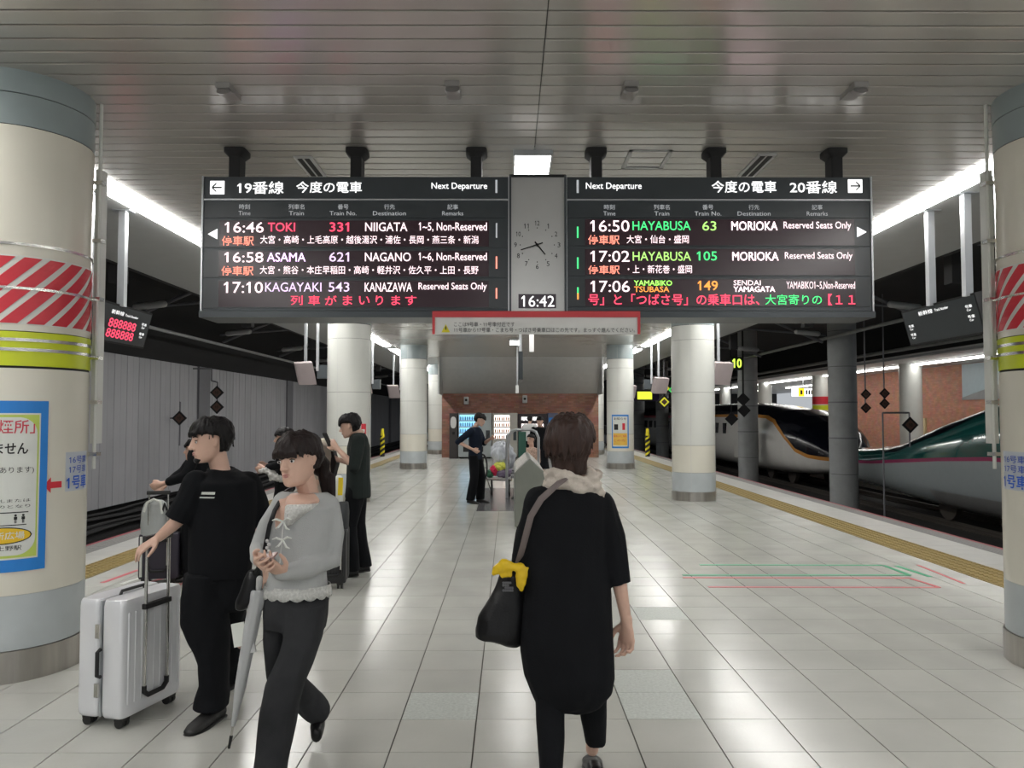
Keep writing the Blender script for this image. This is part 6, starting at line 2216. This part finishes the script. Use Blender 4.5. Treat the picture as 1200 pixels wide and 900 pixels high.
# person in black behind the man's shoulder, hand on the suitcase
G_ = bystander('person in black behind the t-shirt wearer, reaching for a tall luggage handle', P(232, 684, 7.7).x, 7.7, 1.62, (-1, -.25), CBLACK, CBLACK2, HAIRB,
               arms={'R': ((.20, .18, 1.10), (.16, .34, .98)), 'L': ((-.22, .1, 1.08), (-.16, .33, 1.0))}, sleeve=.85, headat=P(229, 527, 7.7))
mb = MB()
# man with a hand on his hip
hipman = P(557, 590, 14.3)
H_ = bystander('person in dark navy with a hand on the hip before the blue vending machine', hipman.x, 14.3, 1.66, (1, -.35), CNAVY, CBLACK, HAIRB,
               arms={'R': ((.28, -.24, 1.16), (.20, .02, 1.02)), 'L': ((-.22, .1, 1.12), (-.05, .30, 1.22))}, headat=P(562.5, 492, 14.3), up=(.35, 0, 1), face=(1, -.3, -.4), topz=.82, sleeve=.5, hair=dict(puff=1.2, locks=50), vox=.013)
p = P(571, 511, 14.2)
o = empty('mobile_phone', p, 'black phone held by the person in dark navy', 'phone')
MB().obox(p, V((-.006, .034, 0)), V((.006, 0, .003)), V((.03, 0, .06))).build('case', BLACK, o, 0, bevel=.003)
# small far figures around the seats
I_ = bystander('distant person in a white shirt near the black vending machine', P(621, 530, 24).x, 24, 1.62, (.3, 1), mat('white_shirt_cloth', (.6, .6, .6), .8), CBLACK, HAIRB, vox=.018, hair=dict(locks=15))
J_ = bystander('distant person in black standing behind the seats, half hidden by the brown-haired head', P(633, 560, 18).x, 18, 1.60, (-.3, -1), CBLACK2, CBLACK2, HAIRB, vox=.016, hair=dict(locks=15, tlow=-.4), skirt=.4)


def seated(label, x, Y, h, f, m_top, m_leg):
    o = empty('person', (x, Y, 0), label, 'person')
    f = V(f).normalized()
    r = f.cross(V((0, 0, 1)))
    s = h / 1.7
    b = V((x, Y, 0))
    sz = .50
    q = lambda a, c, z: b + r * a * s + f * c * s + V((0, 0, z))
    J = dict(neck=q(0, 0, sz + .56 * s), shL=q(-.17, 0, sz + .48 * s), shR=q(.17, 0, sz + .48 * s), hipL=q(-.09, 0, sz + .04), hipR=q(.09, 0, sz + .04), knL=q(-.1, .40, sz + .03), knR=q(.1, .40, sz + .03),
             anL=q(-.1, .42, .085), anR=q(.1, .42, .085), toeL=q(-.1, .57, .03), toeR=q(.1, .57, .03), elL=q(-.22, .05, sz + .22 * s), elR=q(.22, .05, sz + .22 * s), wrL=q(-.1, .25, sz + .16), wrR=q(.1, .25, sz + .16))
    hd = Head(q(0, .03, sz + .72 * s), f, .225 * s)
    J['head'] = hd
    mb = MB()
    hd.skin(mb)
    limbs(mb, J, s)
    for k, sg in (('L', -1), ('R', 1)):
        hand(mb, J['wr' + k], f + r * -sg * .4, (0, 0, -1), -r * sg, .3, s)
    bd = fuse(mb, 'body', SKIN, o, .011, 1)
    hd.face(bd)
    hd.hair(o, HAIRB, locks=20, voxel=.01)
    mb = MB()
    mb.loft([(q(0, 0, sz + .03), .17 * s, .13 * s), (q(0, 0, sz + .25 * s), .165 * s, .12 * s), (q(0, 0, sz + .46 * s), .175 * s, .10 * s), (q(0, 0, sz + .54 * s), .09 * s, .07 * s)], lat=r, dep=f)
    for k in ('L', 'R'):
        mb.capsule([J['sh' + k], J['el' + k], J['el' + k].lerp(J['wr' + k], .6)], [.065 * s, .055 * s, .045 * s])
    fuse(mb, 'top', m_top, o, .012, 2, folds=.01)
    mb = MB()
    mb.capsule([J['hipL'], J['hipR']], [.11 * s, .11 * s])
    for k in ('L', 'R'):
        mb.capsule([J['hip' + k], J['kn' + k], J['an' + k]], [.10 * s, .08 * s, .06 * s])
    fuse(mb, 'trousers', m_leg, o, .012, 2)
    for k in ('L', 'R'):
        shoe(o, J['an' + k], J['toe' + k], RUBBER, s)
    return o


seated('dark-haired person in a patterned beige top sitting behind the green board', P(623, 560, 15.4).x, 15.4, 1.5, (-.6, -.8, 0), mat('patterned_blouse', (.42, .30, .24), .8, var=.8, vscale=35), CBLACK)
# bundles on the cart
c = P(585, 560, 15.9)
o = empty('cloth_bundle', (c.x + .05, 15.95, .55), 'pale blue-white cloth bundle piled high on the luggage cart', 'bundle')
mb = MB()
mb.ball((c.x + .06, 16.0, .82), .24, .2, .28, 20)
mb.ball((c.x + .14, 16.05, .70), .2, .2, .2, 20)
fuse(mb, 'cloth', mat('pale_bundle_cloth', (.52, .55, .60), .9, var=.15, vscale=6), o, .012, 2, folds=.05, ff=(9, 9, 5))
for (dx, dz, rx, rz, col, lb, nm) in ((.02, .56, .16, .10, (.60, .62, .10), 'yellow-green bag under the pale bundle on the luggage cart', 'yellow'), (-.10, .50, .09, .11, (.65, .02, .08), 'crimson bag at the left of the luggage cart', 'red'),
                                      (.10, .44, .18, .10, (.20, .16, .24), 'dark purple bag lying lowest on the luggage cart', 'purple'), (-.18, .42, .07, .09, (.02, .10, .05), 'small dark green bag at the cart edge', 'green')):
    o = empty('soft_bag', (c.x + dx, 15.8, dz), lb, 'bag')
    mb = MB()
    mb.ball((c.x + dx, 15.86, dz), rx, .14, rz, 16)
    fuse(mb, 'pouch', mat(nm + '_bag_cloth', col, .7, var=.25, vscale=12), o, .010, 2, folds=.03, ff=(14, 14, 14))
